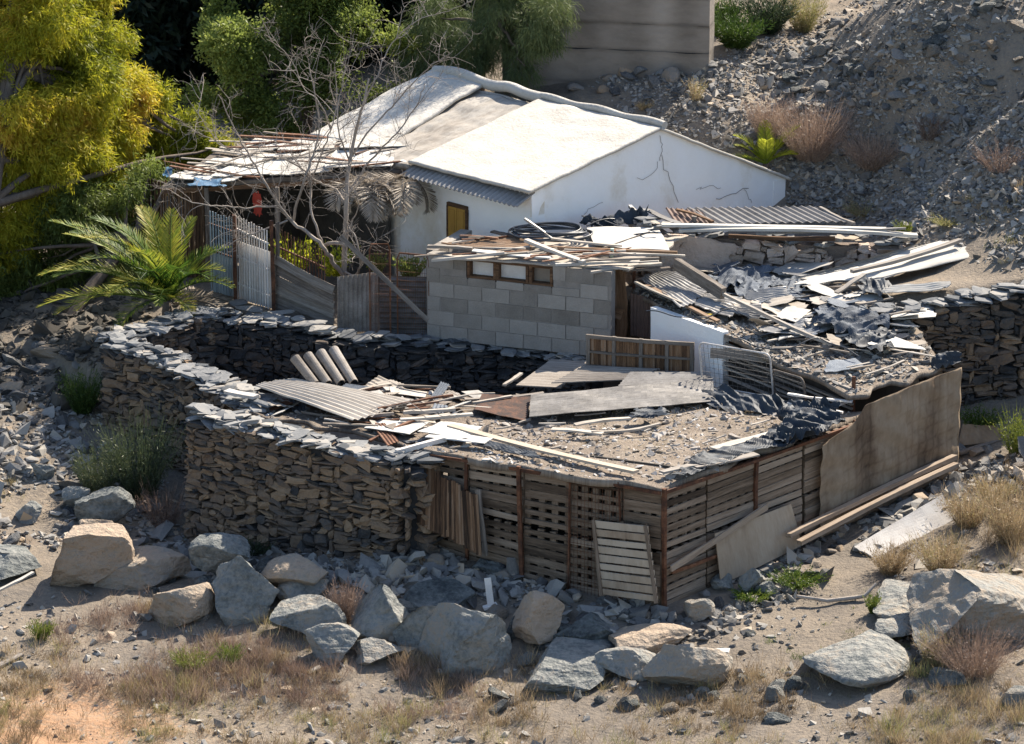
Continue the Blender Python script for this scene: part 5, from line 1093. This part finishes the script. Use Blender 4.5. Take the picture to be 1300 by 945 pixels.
# ================================================================== vegetation
def leaves(mb, p, d, L, w, tint, n=None):
    N_ = len(p); d = unit(d); r = unit(rng.normal(size=(N_, 3))) if n is None else n; s = unit(np.cross(d, r)); L = np.broadcast_to(L, (N_,))[:, None]; w = np.broadcast_to(w, (N_,))[:, None]
    V = np.stack([p, p + d * L * .45 + s * w * .5, p + d * L, p + d * L * .45 - s * w * .5], 1)
    mb.addmany(V, [[0, 1, 2, 3]], np.broadcast_to(tint, (N_,)))
def blobpts(c, r, n, seed, fill=.55, sq=(1, 1, .85)):
    v = unit(rng.normal(size=(n, 3))); k = .72 + .38 * fbm(v * 1.0 + seed * 3.3, 1.9, seed, 3)
    rr = (fill + (1 - fill) * rng.random(n) ** .6) * k; return np.asarray(c) + v * rr[:, None] * r * np.array(sq), v
def crown(mb, blobs, per, leafL, leafW, nl, droop, tbase, seed, spread=.12, thr=-.35, tvar=.3, out=.6):
    for i, (px, py, Y, rpx) in enumerate(blobs):
        c = PY(px, py, Y); r = rpx / 76.0; n = int(per * r * r * 3.2) + 20
        p, v = blobpts(c, r, n, seed + i); q = vn(p, 1.7, seed + 50) > thr; p, v = p[q], v[q]; K = len(p)
        sd = unit(v * out + rng.normal(size=(K, 3)) * .6 - np.array([0, 0, droop])); tt = tbase + tvar * vn(p, .9, seed + 7) + .1 * rng.normal(size=K)
        for j in range(nl):
            f_ = j / nl; off = sd * (spread * 1.6 * f_) + rng.normal(size=(K, 3)) * spread * .28; dd = sd * .6 + rng.normal(size=(K, 3)) * .5 - np.array([0, 0, droop * .8])
            leaves(mb, p + off, dd, leafL * rng.uniform(.6, 1.2, K), leafW, np.clip(tt + .07 * rng.normal(size=K), 0, 1))
def trunk_mb(base, top, r0, limbs, seed):
    b = MB(); r = np.random.default_rng(seed); base = np.asarray(base, float); top = np.asarray(top, float); t_ = np.linspace(0, 1, 9)[:, None]
    pts = base + (top - base) * t_ + np.cumsum(r.normal(size=(9, 3)) * .05, 0) * t_; tube(b, pts, r0 * (1 - .6 * t_[:, 0]), 8, .5)
    for L_ in limbs:
        s_ = pts[r.integers(3, 8)]; e = np.asarray(L_, float); q = s_ + (e - s_) * t_ + np.array([0, 0, .3]) * (t_ * (1 - t_)) + r.normal(size=(9, 3)) * .03 * t_; tube(b, q, r0 * .4 * (1 - .8 * t_[:, 0]), 6, .5)
    return b
def tree(name, label, base, blobs, m, r0=.16, per=420, group=None, **k):
    base = np.asarray(base, float); base[2] = float(hq(base[0], base[1])) - .1; t = thing(name, label, 'tree', base, group); b = MB(); crown(b, blobs, per, **k); b.build('crown', m, t)
    cs = [PY(*q[:3]) for q in blobs]; top = max(cs, key=lambda c: c[2]); trunk_mb(base, top - np.array([0, 0, .3]), r0, cs, 3).build('trunk', 'bark', t, smooth=True); return t
yb = [(45, 20, 8.0, 92), (110, 60, 8.5, 62), (60, 120, 7.5, 92), (150, 115, 9.0, 52), (130, 165, 8.6, 62), (185, 150, 9.6, 34), (215, 195, 9.6, 48), (262, 196, 9.8, 34), (40, 210, 7.2, 92), (110, 225, 8.0, 58), (-60, 80, 8, 100), (-60, 220, 7.5, 100), (0, 300, 7, 70), (20, -60, 8.5, 100), (120, -20, 8.8, 40), (90, 190, 7.4, 70), (20, 130, 7, 80), (170, 205, 9.4, 40), (95, 95, 8, 70), (225, 215, 9.5, 30), (235, 178, 9.7, 34), (275, 205, 9.7, 28), (200, 120, 9.4, 22), (282, 188, 9.2, 26), (245, 158, 9.5, 26)]
tree('acacia_tree', 'large yellow green acacia tree with drooping foliage at the left', P(-40, 420, 1.5), yb, 'leaf_yellow', .2, per=560, leafL=.13, leafW=.02, nl=15, droop=.55, tbase=.5, seed=21, spread=.14, tvar=.42, thr=-.3)
tree('dense_tree', 'darker green dense tree below the yellow acacia', P(90, 400, 1.5), [(100, 265, 7.0, 52), (65, 330, 6.8, 55), (120, 320, 7.2, 38), (20, 370, 6.8, 48), (-50, 330, 6.5, 80), (140, 255, 7.6, 30), (70, 270, 7, 45), (150, 300, 7.4, 28), (40, 400, 6.6, 40), (-20, 400, 6.4, 60), (90, 365, 6.8, 36), (165, 238, 6.9, 34), (190, 222, 7.3, 28), (140, 350, 6.6, 34), (130, 392, 6.3, 26), (170, 300, 7, 30), (-10, 330, 8.5, 70), (60, 400, 8, 50)], 'leaf_green', .12, per=520, leafL=.12, leafW=.02, nl=12, droop=.5, tbase=.45, seed=61, spread=.14, tvar=.3)
gb = [(300, 60, 12.2, 62), (370, 25, 13.4, 62), (440, 45, 13, 62), (400, 105, 12.6, 58), (315, 125, 12.6, 48), (258, 128, 12.4, 28), (470, 115, 12.8, 48), (350, 165, 12.2, 42), (505, 60, 13.2, 30), (285, 20, 13.4, 38), (440, 165, 12.2, 40), (420, -30, 13.5, 70), (320, -30, 13.5, 55)]
tree('broadleaf_tree', 'mid green broadleaf tree behind the bare tree', P(380, 215, 2.2), gb, 'leaf_green', .16, per=480, leafL=.085, leafW=.04, nl=11, droop=.05, tbase=.55, seed=31, spread=.13, tvar=.4, thr=-.15)
cb = [(640, 20, 11.9, 62), (688, 40, 11.2, 36), (600, 60, 12.4, 48), (664, 84, 11.4, 26), (560, 25, 13, 52), (700, 8, 11.2, 32), (610, 95, 12.2, 30), (620, -50, 12, 70), (540, 70, 13, 45), (680, 70, 11.3, 26)]
tree('casuarina_tree', 'feathery dark green tree hanging before the concrete wall', P(606, 128, 3.5), cb, 'leaf_casuarina', .14, per=360, leafL=.17, leafW=.009, nl=16, droop=.8, tbase=.5, seed=41, spread=.16, tvar=.3)
k = 0
for Y, xs_, zt in ((18.5, [-12, -9.6, -7.4, -5.2, -3.1, -1.1], 5.0), (24, [-14, -10.8, -7.8, -4.8, -1.8, 1.2, 4.2], 6.5), (30, [-16, -12, -8, -4, 0, 4, 8, 12], 8)):
    for x in xs_:
        y = Y + rng.normal() * .5; base = np.array([x, y, float(hq(x, y)) - .1]); t = thing('shadowed_tree', 'tree in the valley behind the buildings with deep shade put into its leaf colour', 'tree', base, 'dark trees in the shaded valley'); b = MB()
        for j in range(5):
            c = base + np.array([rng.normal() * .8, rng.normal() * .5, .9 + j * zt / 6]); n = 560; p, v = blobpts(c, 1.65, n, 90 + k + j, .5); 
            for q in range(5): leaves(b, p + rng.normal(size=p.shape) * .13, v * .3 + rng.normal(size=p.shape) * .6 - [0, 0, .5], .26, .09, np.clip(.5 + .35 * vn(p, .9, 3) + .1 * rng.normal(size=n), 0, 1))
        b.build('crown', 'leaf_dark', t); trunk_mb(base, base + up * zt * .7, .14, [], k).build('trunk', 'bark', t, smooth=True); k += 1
# green scrub behind the mound
def bush(name, label, px, py, w, h, m, nst, L, W, tint=.5, up_=.7, group=None, cat='bush', leaf=True, base=None, stem='brush', curl=.3, tv=.2, nl=14):
    g0 = G(px, py) if base is None else np.asarray(base); s = ((g0 - CAM) @ FWD) / FP; w *= s; h *= s; b = MB(); K = nst
    a = rng.uniform(0, 6.283, K); r = np.sqrt(rng.random(K)); d = unit(np.stack([np.cos(a) * r * w / 2 / h * 1.0, np.sin(a) * r * w / 2 / h, np.full(K, up_ + .3)], 1) + rng.normal(size=(K, 3)) * .08)
    ln = h * rng.uniform(.55, 1.1, K) * np.sqrt(1.0 + (r * w / 2 / h) ** 2) * .85; st0 = g0 + np.stack([np.cos(a) * r * w * .13, np.sin(a) * r * w * .13, 0 * a - .02], 1)
    side = unit(np.cross(d, rng.normal(size=(K, 3)))); bend = side * (curl * ln)[:, None]
    for j in range(nl):
        f_ = (j + rng.random(K)) / nl; pos = st0 + d * (ln * f_)[:, None] + bend * (f_ ** 2)[:, None] * .4 - np.array([0, 0, 1]) * (ln * f_ ** 2 * .12)[:, None]
        leaves(b, pos, d * .7 + rng.normal(size=(K, 3)) * (.45 if leaf else .25), L * rng.uniform(.5, 1.2, K), W, np.clip(tint + tv * rng.normal(size=K), 0, 1))
    for j in range(3):
        f0, f1 = j / 3, (j + 1) / 3; q0 = st0 + d * (ln * f0)[:, None] + bend * f0 ** 2 * .4; leaves(b, q0, d * ln[:, None] + bend * (f1 ** 2 - f0 ** 2) * 1.2, ln * .42, .006, tint)
    return tag(b.build(name, m), label, cat, group)
B_ = [('dry_bush', 'largest feathery brown dry bush on the slope above the gable', 1030, 203, 120, 82, 'brush', 660, .07, .008, .85),
      ('dry_bush', 'spreading brown dry bush right of the largest one', 1108, 214, 100, 52, 'brush', 540, .07, .008, .85),
      ('dry_bush', 'thin brown dry bush at the left end of the bush row', 975, 175, 70, 60, 'brush', 280, .07, .007, .85),
      ('dry_bush', 'small grey brown bush in the shade of the right bank', 1180, 178, 60, 45, 'brush', 90, .06, .007, .2),
      ('dry_bush', 'dry brown growth hanging at the right bank edge', 1270, 218, 90, 45, 'brush', 120, .06, .007, .4),
      ('dry_bush', 'straw coloured tuft on the path right of the concrete wall', 883, 128, 30, 36, 'straw', 60, .06, .008, .7),
      ('dry_bush', 'tiny orange tuft on the path below the concrete wall', 818, 139, 26, 14, 'straw', 50, .05, .01, .6),
      ('dry_bush', 'yellow green scrub on the stones below the dry bushes', 1095, 272, 70, 20, 'straw', 110, .05, .012, .9),
      ('green_shrub', 'dark green shrub in the corner between left walls', 178, 632, 118, 120, 'leaf_shrub', 420, .075, .013, .45),
      ('green_shrub', 'lower green shrub at the outer left of the corner shrub', 125, 628, 80, 70, 'leaf_shrub', 240, .07, .013, .6),
      ('green_shrub', 'deep green bush at the left wall end below the palm', 105, 525, 64, 66, 'weed', 260, .07, .013, .1),
      ('green_shrub', 'small green plant at the foot of the tall front wall', 322, 706, 60, 30, 'leaf_shrub', 100, .06, .012, .3),
      ('dry_bush', 'grey tangled dry bush below the corner shrub', 208, 670, 80, 62, 'brush', 160, .07, .007, .3),
      ('dry_bush', 'brown dry bush between boulders left of the upright one', 437, 790, 50, 66, 'brush', 160, .06, .007, .5),
      ('dry_bush', 'straw grass bush at the left end of the pale board', 1130, 728, 70, 46, 'straw', 200, .07, .009, .45),
      ('dry_bush', 'golden grass bush below the middle of the pale board', 1192, 726, 84, 60, 'straw', 260, .07, .009, .65),
      ('dry_bush', 'golden grass bush above the end of the pale board', 1228, 668, 80, 56, 'straw', 240, .07, .009, .6),
      ('dry_bush', 'tall golden grass bush at the right picture edge', 1280, 690, 90, 84, 'straw', 300, .07, .009, .65),
      ('dry_bush', 'pale grass bush upper right near the picture edge', 1262, 640, 70, 46, 'straw', 200, .07, .009, .7),
      ('dry_bush', 'grey tangled grass in front of the huge slab', 1235, 856, 150, 78, 'brush', 340, .08, .006, .6),
      ('dry_bush', 'greenish straw bush at the left of the huge slab', 1185, 845, 60, 60, 'straw', 140, .08, .007, .8),
      ('green_plant', 'upright green plant at the right edge by the stone wall', 1288, 575, 50, 66, 'weed', 90, .06, .02, .8),
      ('green_plant', 'low green weeds at the foot of the right stone wall', 1245, 545, 70, 34, 'weed', 130, .05, .018, .4),
      ('green_plant', 'green weeds on stones below the beams', 1010, 742, 90, 22, 'weed', 150, .05, .018, .5),
      ('green_plant', 'green weeds beside the plywood board foot', 955, 762, 60, 20, 'weed', 110, .05, .018, .5),
      ('green_plant', 'small weeds by the bare branch fork', 1108, 778, 26, 32, 'weed', 50, .05, .016, .7),
      ('green_plant', 'yellowish weeds on the terrace right of the white boards', 1150, 296, 34, 18, 'weed', 60, .05, .016, .9),
      ('green_plant', 'yellow green weeds on the right terrace slope', 1205, 285, 60, 12, 'straw', 90, .04, .014, 1.0),
      ('green_plant', 'green tuft in the dry grass at bottom left', 52, 812, 34, 30, 'weed', 90, .07, .01, .8),
      ('green_plant', 'green tuft among dry grass in front of pale boulder', 245, 852, 60, 34, 'weed', 120, .07, .01, .9),
      ('green_plant', 'second green tuft left of the bottom grass centre', 290, 846, 40, 36, 'weed', 90, .07, .01, .7),
      ('green_shrub', 'green scrub right of the concrete wall', 935, 60, 90, 52, 'weed', 260, .12, .02, .15),
      ('green_shrub', 'dark scrub against the right end of the concrete wall', 918, 40, 60, 50, 'weed', 220, .12, .02, .1),
      ('green_shrub', 'dark scrub between concrete wall and yellowish reeds', 975, 42, 80, 60, 'leaf_shrub', 260, .12, .02, .2),
      ('green_shrub', 'yellowish reeds behind the scree heap', 1020, 40, 70, 60, 'straw', 160, .14, .012, .9)]
for q in B_: bush(q[0], q[1], q[2], q[3], q[4], q[5], q[6], q[7], q[8], q[9], q[10])
for (px, py, z, w, h, m_, l) in ((375, 345, 2.1, 70, 55, 'leaf_lime', 'lime green leafy plant behind the iron railing'), (425, 350, 2.1, 60, 50, 'leaf_lime', 'yellow leafed plant behind the pinkish sheet fence'), (520, 352, 2.25, 55, 34, 'leaf_green', 'dark green leafy plant above the dark corrugated fence'), (478, 345, 2.2, 30, 26, 'leaf_green', 'small leafy plant behind the rusty mesh frame')):
    bush('leafy_plant', l, px, py, w, h, m_, 90, .07, .045, .6, base=P(px, py, z), nl=7, cat='plant')
# dry grass: uncountable
def grass(name, label, poly, n, h, m, w=.006, nb=9, tint=.5, lean=.45, kind='stuff'):
    C_ = n // 9; q = zone_px(poly, C_); p = GV(q[:, 0], q[:, 1]); keep = vn(p, 1.0, 77) + .45 > rng.random(C_) * 1.1; p = p[keep]; C_ = len(p)
    ts = rng.gamma(3, 1 / 3, C_); tc = .26 * rng.normal(size=C_); sz = .05 + .09 * rng.random(C_); k = rng.poisson(9, C_); own = np.repeat(np.arange(C_), k)
    p = p[own] + rng.normal(size=(len(own), 3)) * sz[own][:, None]; spread_ = rng.random(len(p)) < .2; p[spread_, :2] += rng.normal(size=(spread_.sum(), 2)) * .5
    p[:, 2] = hq(p[:, 0], p[:, 1]); b = MB(); K = len(p); hh = h * np.clip(ts[own], .3, 1.9); tt = tint + tc[own] + .25 * vn(p, .8, 31)
    for j in range(nb):
        d = np.stack([rng.normal(size=K) * lean, rng.normal(size=K) * lean, np.ones(K)], 1); leaves(b, p + rng.normal(size=(K, 3)) * [.03, .03, 0] - [0, 0, .01], d, hh * rng.uniform(.5, 1.3, K), w, np.clip(tt + .12 * rng.normal(size=K), 0, 1))
    return tag(b.build(name, m), label, 'grass', kind='stuff')
grass('dry_grass', 'dry straw coloured grass filling the bottom of the view', [(130, 800), (180, 770), (330, 795), (470, 815), (700, 845), (1000, 862), (1420, 810), (1420, 1020), (-120, 1020), (-120, 870)], 22000, .17, 'straw', tint=.5)
grass('dry_grass', 'grey brown dry grass patch between the bottom left boulders', [(70, 800), (170, 770), (260, 800), (360, 820), (600, 855), (600, 920), (90, 880)], 9000, .17, 'brush', tint=.75)
grass('dry_grass', 'golden dry grass on the right slope', [(1120, 690), (1230, 590), (1420, 560), (1420, 740), (1240, 740), (1150, 735)], 4200, .24, 'straw', tint=.6)
grass('dry_grass', 'sparse dry grass on the rubble ground at upper right', [(850, 150), (1000, 200), (1120, 230), (1420, 230), (1420, 330), (1100, 280), (900, 170)], 420, .1, 'straw', tint=.8)
grass('leaf_litter', 'sparse dry and green growth on the left slope', [(-100, 430), (110, 470), (240, 660), (200, 700), (-100, 700)], 700, .1, 'straw', tint=.8)
grass('dry_grass', 'small plants growing in the dirt of the bottom right ground', [(860, 780), (1000, 740), (1180, 740), (1180, 860), (900, 860)], 500, .07, 'weed', tint=.7)
q = rF.pt(rng.uniform(.3, .98, 260), rng.uniform(.3, .98, 260)); b = MB()
for j in range(8): leaves(b, q + rng.normal(size=q.shape) * .03, rng.normal(size=q.shape) * [1, 1, .3] + [0, 0, .8], .07, .006, rng.random(260))
tag(b.build('dry_weeds', 'straw'), 'dry weeds sprouting in the dirt of the front roof', 'weeds', kind='stuff')
# palms
def frond(b, o, az, el, L, bend, tint, lf=.36, n=46, tw=0):
    t_ = np.linspace(0, 1, 18); e = el - bend * t_ ** 1.4; st = L / 17; d = np.stack([np.cos(az) * np.cos(e), np.sin(az) * np.cos(e), np.sin(e)], 1); p = np.concatenate([[o], o + np.cumsum(d[:-1] * st, 0)])
    tube(b, p, .016 * (1 - .8 * t_) + .002, 4, tint * .7)
    s = np.array([-math.sin(az), math.cos(az), 0]) 
    for k in range(n):
        f_ = .1 + .9 * k / n; i = f_ * 17; a = int(min(i, 16)); c = p[a] + (p[a + 1] - p[a]) * (i - a); dd = d[a]; N_ = np.cross(dd, s); N_ = N_ if N_[2] > 0 else -N_
        prof = lf * (math.sin(math.pi * (.12 + .85 * f_)) ** .7)
        for sg in (-1, 1):
            ld_ = unit(dd * (.75 + .5 * f_) + s * sg * .9 + N_ * .35 + rng.normal(size=3) * .07); leaves(b, c[None], ld_[None], prof, .024, np.clip(tint + .12 * rng.normal() + .25 * f_, 0, 1), n=N_[None] + rng.normal(size=(1, 3)) * .2)
pb = P(212, 392, 1.85); t = thing('date_palm', 'green date palm with arching fronds outside the reed wall', 'palm tree', pb)
crownp = P(212, 380, 1.98); b = MB()
tgt = [(178, 58, 1.8, 1.0), (172, 30, 2.1, .9), (165, 72, 1.7, 1.1), (195, 42, 2.1, 1.2), (205, 20, 1.9, .9), (185, 12, 2.0, .7), (215, 55, 1.8, 1.2), (120, 75, 1.5, .8), (95, 80, 1.4, .7), (60, 72, 1.4, .9), (30, 60, 1.2, 1.1), (350, 55, 1.1, 1.3), (320, 60, 1.2, 1.4), (290, 62, 1.3, 1.4), (260, 58, 1.5, 1.4), (240, 45, 1.7, 1.3), (225, 30, 1.8, 1.2), (140, 60, 1.6, .9), (270, 40, 1.3, 1.3), (300, 30, 1.2, 1.2), (235, 15, 1.4, 1.0), (200, 66, 1.9, 1.3), (168, 50, 2.2, .8), (190, 62, 2.0, 1.0), (155, 45, 2.0, .9), (210, 38, 2.0, .9), (245, 62, 1.8, 1.1), (110, 62, 1.7, .8), (40, 45, 1.5, .9), (182, 75, 1.9, 1.2), (330, 40, 1.3, 1.1)]
for az, el, L, bd in tgt: frond(b, crownp + rng.normal(size=3) * .04, R(az) + rng.normal() * .06, R(el), L * 1.1, bd, rng.uniform(.05, .65))
b.build('fronds', 'leaf_palm', t); b = MB(); tube(b, [pb - up * .3, pb - up * .05, crownp], [.09, .09, .06], 9, .5); b.build('trunk', 'bark', t)
b = MB()
for az in (15, 340, 60, 300): frond(b, crownp + np.array([.1, -.1, -.1]), R(az), R(25), 1.1, 1.3, .4, .25, 30)
b.build('dead_fronds', 'thatch', t)
g0 = G(972, 216) + np.array([0, 0, .12]); t = thing('young_palm', 'small bright green palm rising behind the gable end', 'palm tree', g0); b = MB()
for az, el, L, bd in ((10, 62, .95, .6), (30, 50, .8, .6), (170, 60, .8, .8), (150, 40, .7, .8), (90, 75, .8, .5), (200, 25, .75, .6), (350, 35, .6, .8), (270, 70, .7, .9)): frond(b, g0 + rng.normal(size=3) * .02, R(az), R(el), L, bd, .6, .24, 34)
b.build('fronds', 'leaf_palmbright', t)
b = MB(); tube(b, [g0 - up * .9, g0], [.07, .06], 7, .5); b.build('trunk', 'bark', t)
# dead palm fronds on the lean-to edge
t = thing('dry_palm_thatch', 'withered grey palm fronds hanging from the lean-to roof beside the house', 'thatch', P(480, 240, 3.4)); b = MB()
for k in range(26):
    o = P(rng.uniform(446, 516), rng.uniform(222, 234), 3.5) + np.array([0, -.3, .05]); az = R(rng.uniform(200, 340)); frond(b, o, az, R(rng.uniform(-10, 30)), rng.uniform(.6, 1.0), R(rng.uniform(95, 120)), rng.uniform(.5, 1), .36, 30)
b.build('fronds', 'thatch', t)
# bare tree
tb = P(437, 396, 1.68); t = thing('bare_tree', 'leafless grey tree with many twigs in front of the lean-to', 'tree', tb)
YT = tb[1]
limbs = [([(437, 396), (436, 350), (438, 300), (440, 250), (444, 205), (452, 165), (462, 130), (468, 100)], .075, .018, 0), ([(437, 350), (424, 335), (410, 313), (392, 296), (372, 283), (355, 262), (338, 235), (318, 200), (300, 168), (278, 120)], .06, .01, -.15),
    ([(372, 283), (378, 255), (388, 225), (398, 195), (405, 160), (400, 120), (392, 80)], .035, .009, -.3), ([(410, 313), (402, 290), (394, 262), (396, 230), (408, 195), (420, 165), (428, 130), (425, 85)], .032, .008, .1),
    ([(365, 280), (335, 292), (305, 303), (275, 318)], .025, .008, -.4), ([(352, 262), (320, 264), (285, 262), (250, 258), (218, 245)], .024, .007, -.5), ([(440, 260), (425, 240), (405, 232), (380, 212), (350, 200), (320, 200)], .035, .008, .2),
    ([(441, 250), (462, 215), (488, 185), (512, 160), (532, 128), (540, 105)], .03, .007, .2), ([(446, 200), (470, 165), (498, 135), (520, 110), (545, 85), (575, 65)], .026, .006, .3), ([(452, 170), (462, 130), (480, 95), (495, 60), (527, 27), (565, 15), (598, 2)], .022, .005, .1),
    ([(420, 165), (405, 130), (385, 110), (365, 70), (340, 50)], .018, .005, -.1), ([(318, 200), (300, 190), (280, 185), (262, 160), (235, 120)], .015, .005, -.2), ([(440, 300), (448, 280), (455, 262), (452, 240), (462, 225)], .02, .006, -.3),
    ([(437, 345), (452, 350), (458, 330), (450, 300), (440, 285)], .03, .015, -.15), ([(410, 313), (425, 308), (440, 312)], .05, .04, -.1), ([(444, 205), (432, 175), (428, 140), (436, 105), (440, 70)], .022, .006, -.15)]
limbs = [(a_, r0 * .72, r1 * .8, dy) for a_, r0, r1, dy in limbs]
b = MB(); tw = MB()
def smooth(pts, n):
    pts = np.array(pts, float); t0 = np.arange(len(pts)); t1 = np.linspace(0, len(pts) - 1, n); i = np.clip(t1.astype(int), 0, len(pts) - 2); f_ = (t1 - i)[:, None]
    p0 = pts[np.maximum(i - 1, 0)]; p1 = pts[i]; p2 = pts[i + 1]; p3 = pts[np.minimum(i + 2, len(pts) - 1)]
    return .5 * (2 * p1 + (-p0 + p2) * f_ + (2 * p0 - 5 * p1 + 4 * p2 - p3) * f_ ** 2 + (-p0 + 3 * p1 - 3 * p2 + p3) * f_ ** 3)
def twig(o, d, L, r, lv):
    n = 9; p = [o]; d = unit(d); cv = rng.normal(size=3) * .14 + np.array([0, 0, .07])
    for _ in range(n - 1): d = unit(d + cv + rng.normal(size=3) * .09); p.append(p[-1] + d * L / (n - 1))
    tube(tw, p, np.linspace(r, max(r * .3, .0018), n), 4, rng.uniform(.3, .8))
    if lv: 
        for _ in range(rng.integers(2, 5)):
            i = rng.integers(2, n - 1); twig(p[i], d * .6 + rng.normal(size=3) * .7, L * rng.uniform(.4, .7), r * .6, lv - 1)
for i, (pp, r0, r1, dy) in enumerate(limbs):
    n = len(pp); W_ = [PY(x, y, YT + dy * min(1, j / 2) + .12 * math.sin(j * 1.7 + i)) for j, (x, y) in enumerate(pp)]; q = smooth(W_, n * 4); q[2:] += rng.normal(size=q[2:].shape) * .008
    tube(b, q, np.linspace(r0, r1, len(q)), 8, .55)
    m_ = int(n * 1.7)
    for _ in range(m_):
        j = rng.integers(len(q) // 3, len(q) - 1); d = unit(q[j + 1] - q[j]) if j + 1 < len(q) else up; twig(q[j], d * .7 + rng.normal(size=3) * .6 + [0, 0, .35], rng.uniform(.35, 1.0), rng.uniform(.004, .009), 2)
b.build('trunk', 'deadbark', t, smooth=True); tw.build('twigs', 'deadbark', t)
print('veg done')
# ------------------------------------------------------------------ camera, light, world
cd = bpy.data.cameras.new('camera'); cam = bpy.data.objects.new('camera', cd); COL.objects.link(cam); scene.camera = cam
cam.location = CAM; cam.rotation_euler = (math.pi / 2 - PITCH, 0, 0); cd.sensor_width = 36; cd.sensor_fit = 'HORIZONTAL'; cd.lens = 36 * FP / 1300; cd.clip_end = 5000; cd.clip_start = 1
SUN = unit(np.array([.60, .80, 0])); EL = R(42); SD = SUN * math.cos(EL) + np.array([0, 0, math.sin(EL)])
ld = bpy.data.lights.new('sun', 'SUN'); ld.energy = 5; ld.angle = R(.5); ld.color = (1, .90, .76); lo = bpy.data.objects.new('sun', ld); COL.objects.link(lo)
lo.rotation_euler = Vector(SD).to_track_quat('Z', 'Y').to_euler(); lo.location = (0, 0, 30)
w = bpy.data.worlds.new('World'); scene.world = w; w.use_nodes = True; nt = w.node_tree
sk = nt.nodes.new('ShaderNodeTexSky'); sk.sky_type = 'NISHITA'; sk.sun_disc = False; sk.sun_elevation = EL; sk.sun_rotation = math.atan2(SUN[0], SUN[1])
nt.links.new(sk.outputs[0], nt.nodes['Background'].inputs['Color']); nt.nodes['Background'].inputs['Strength'].default_value = .095
vs = scene.view_settings; vs.view_transform = 'Standard'; vs.look = 'None'; vs.gamma = 1; vs.use_curve_mapping = False; vs.exposure = 1.27
scene.render.film_transparent = False
scene.cycles.max_bounces = 6; scene.cycles.transparent_max_bounces = 12
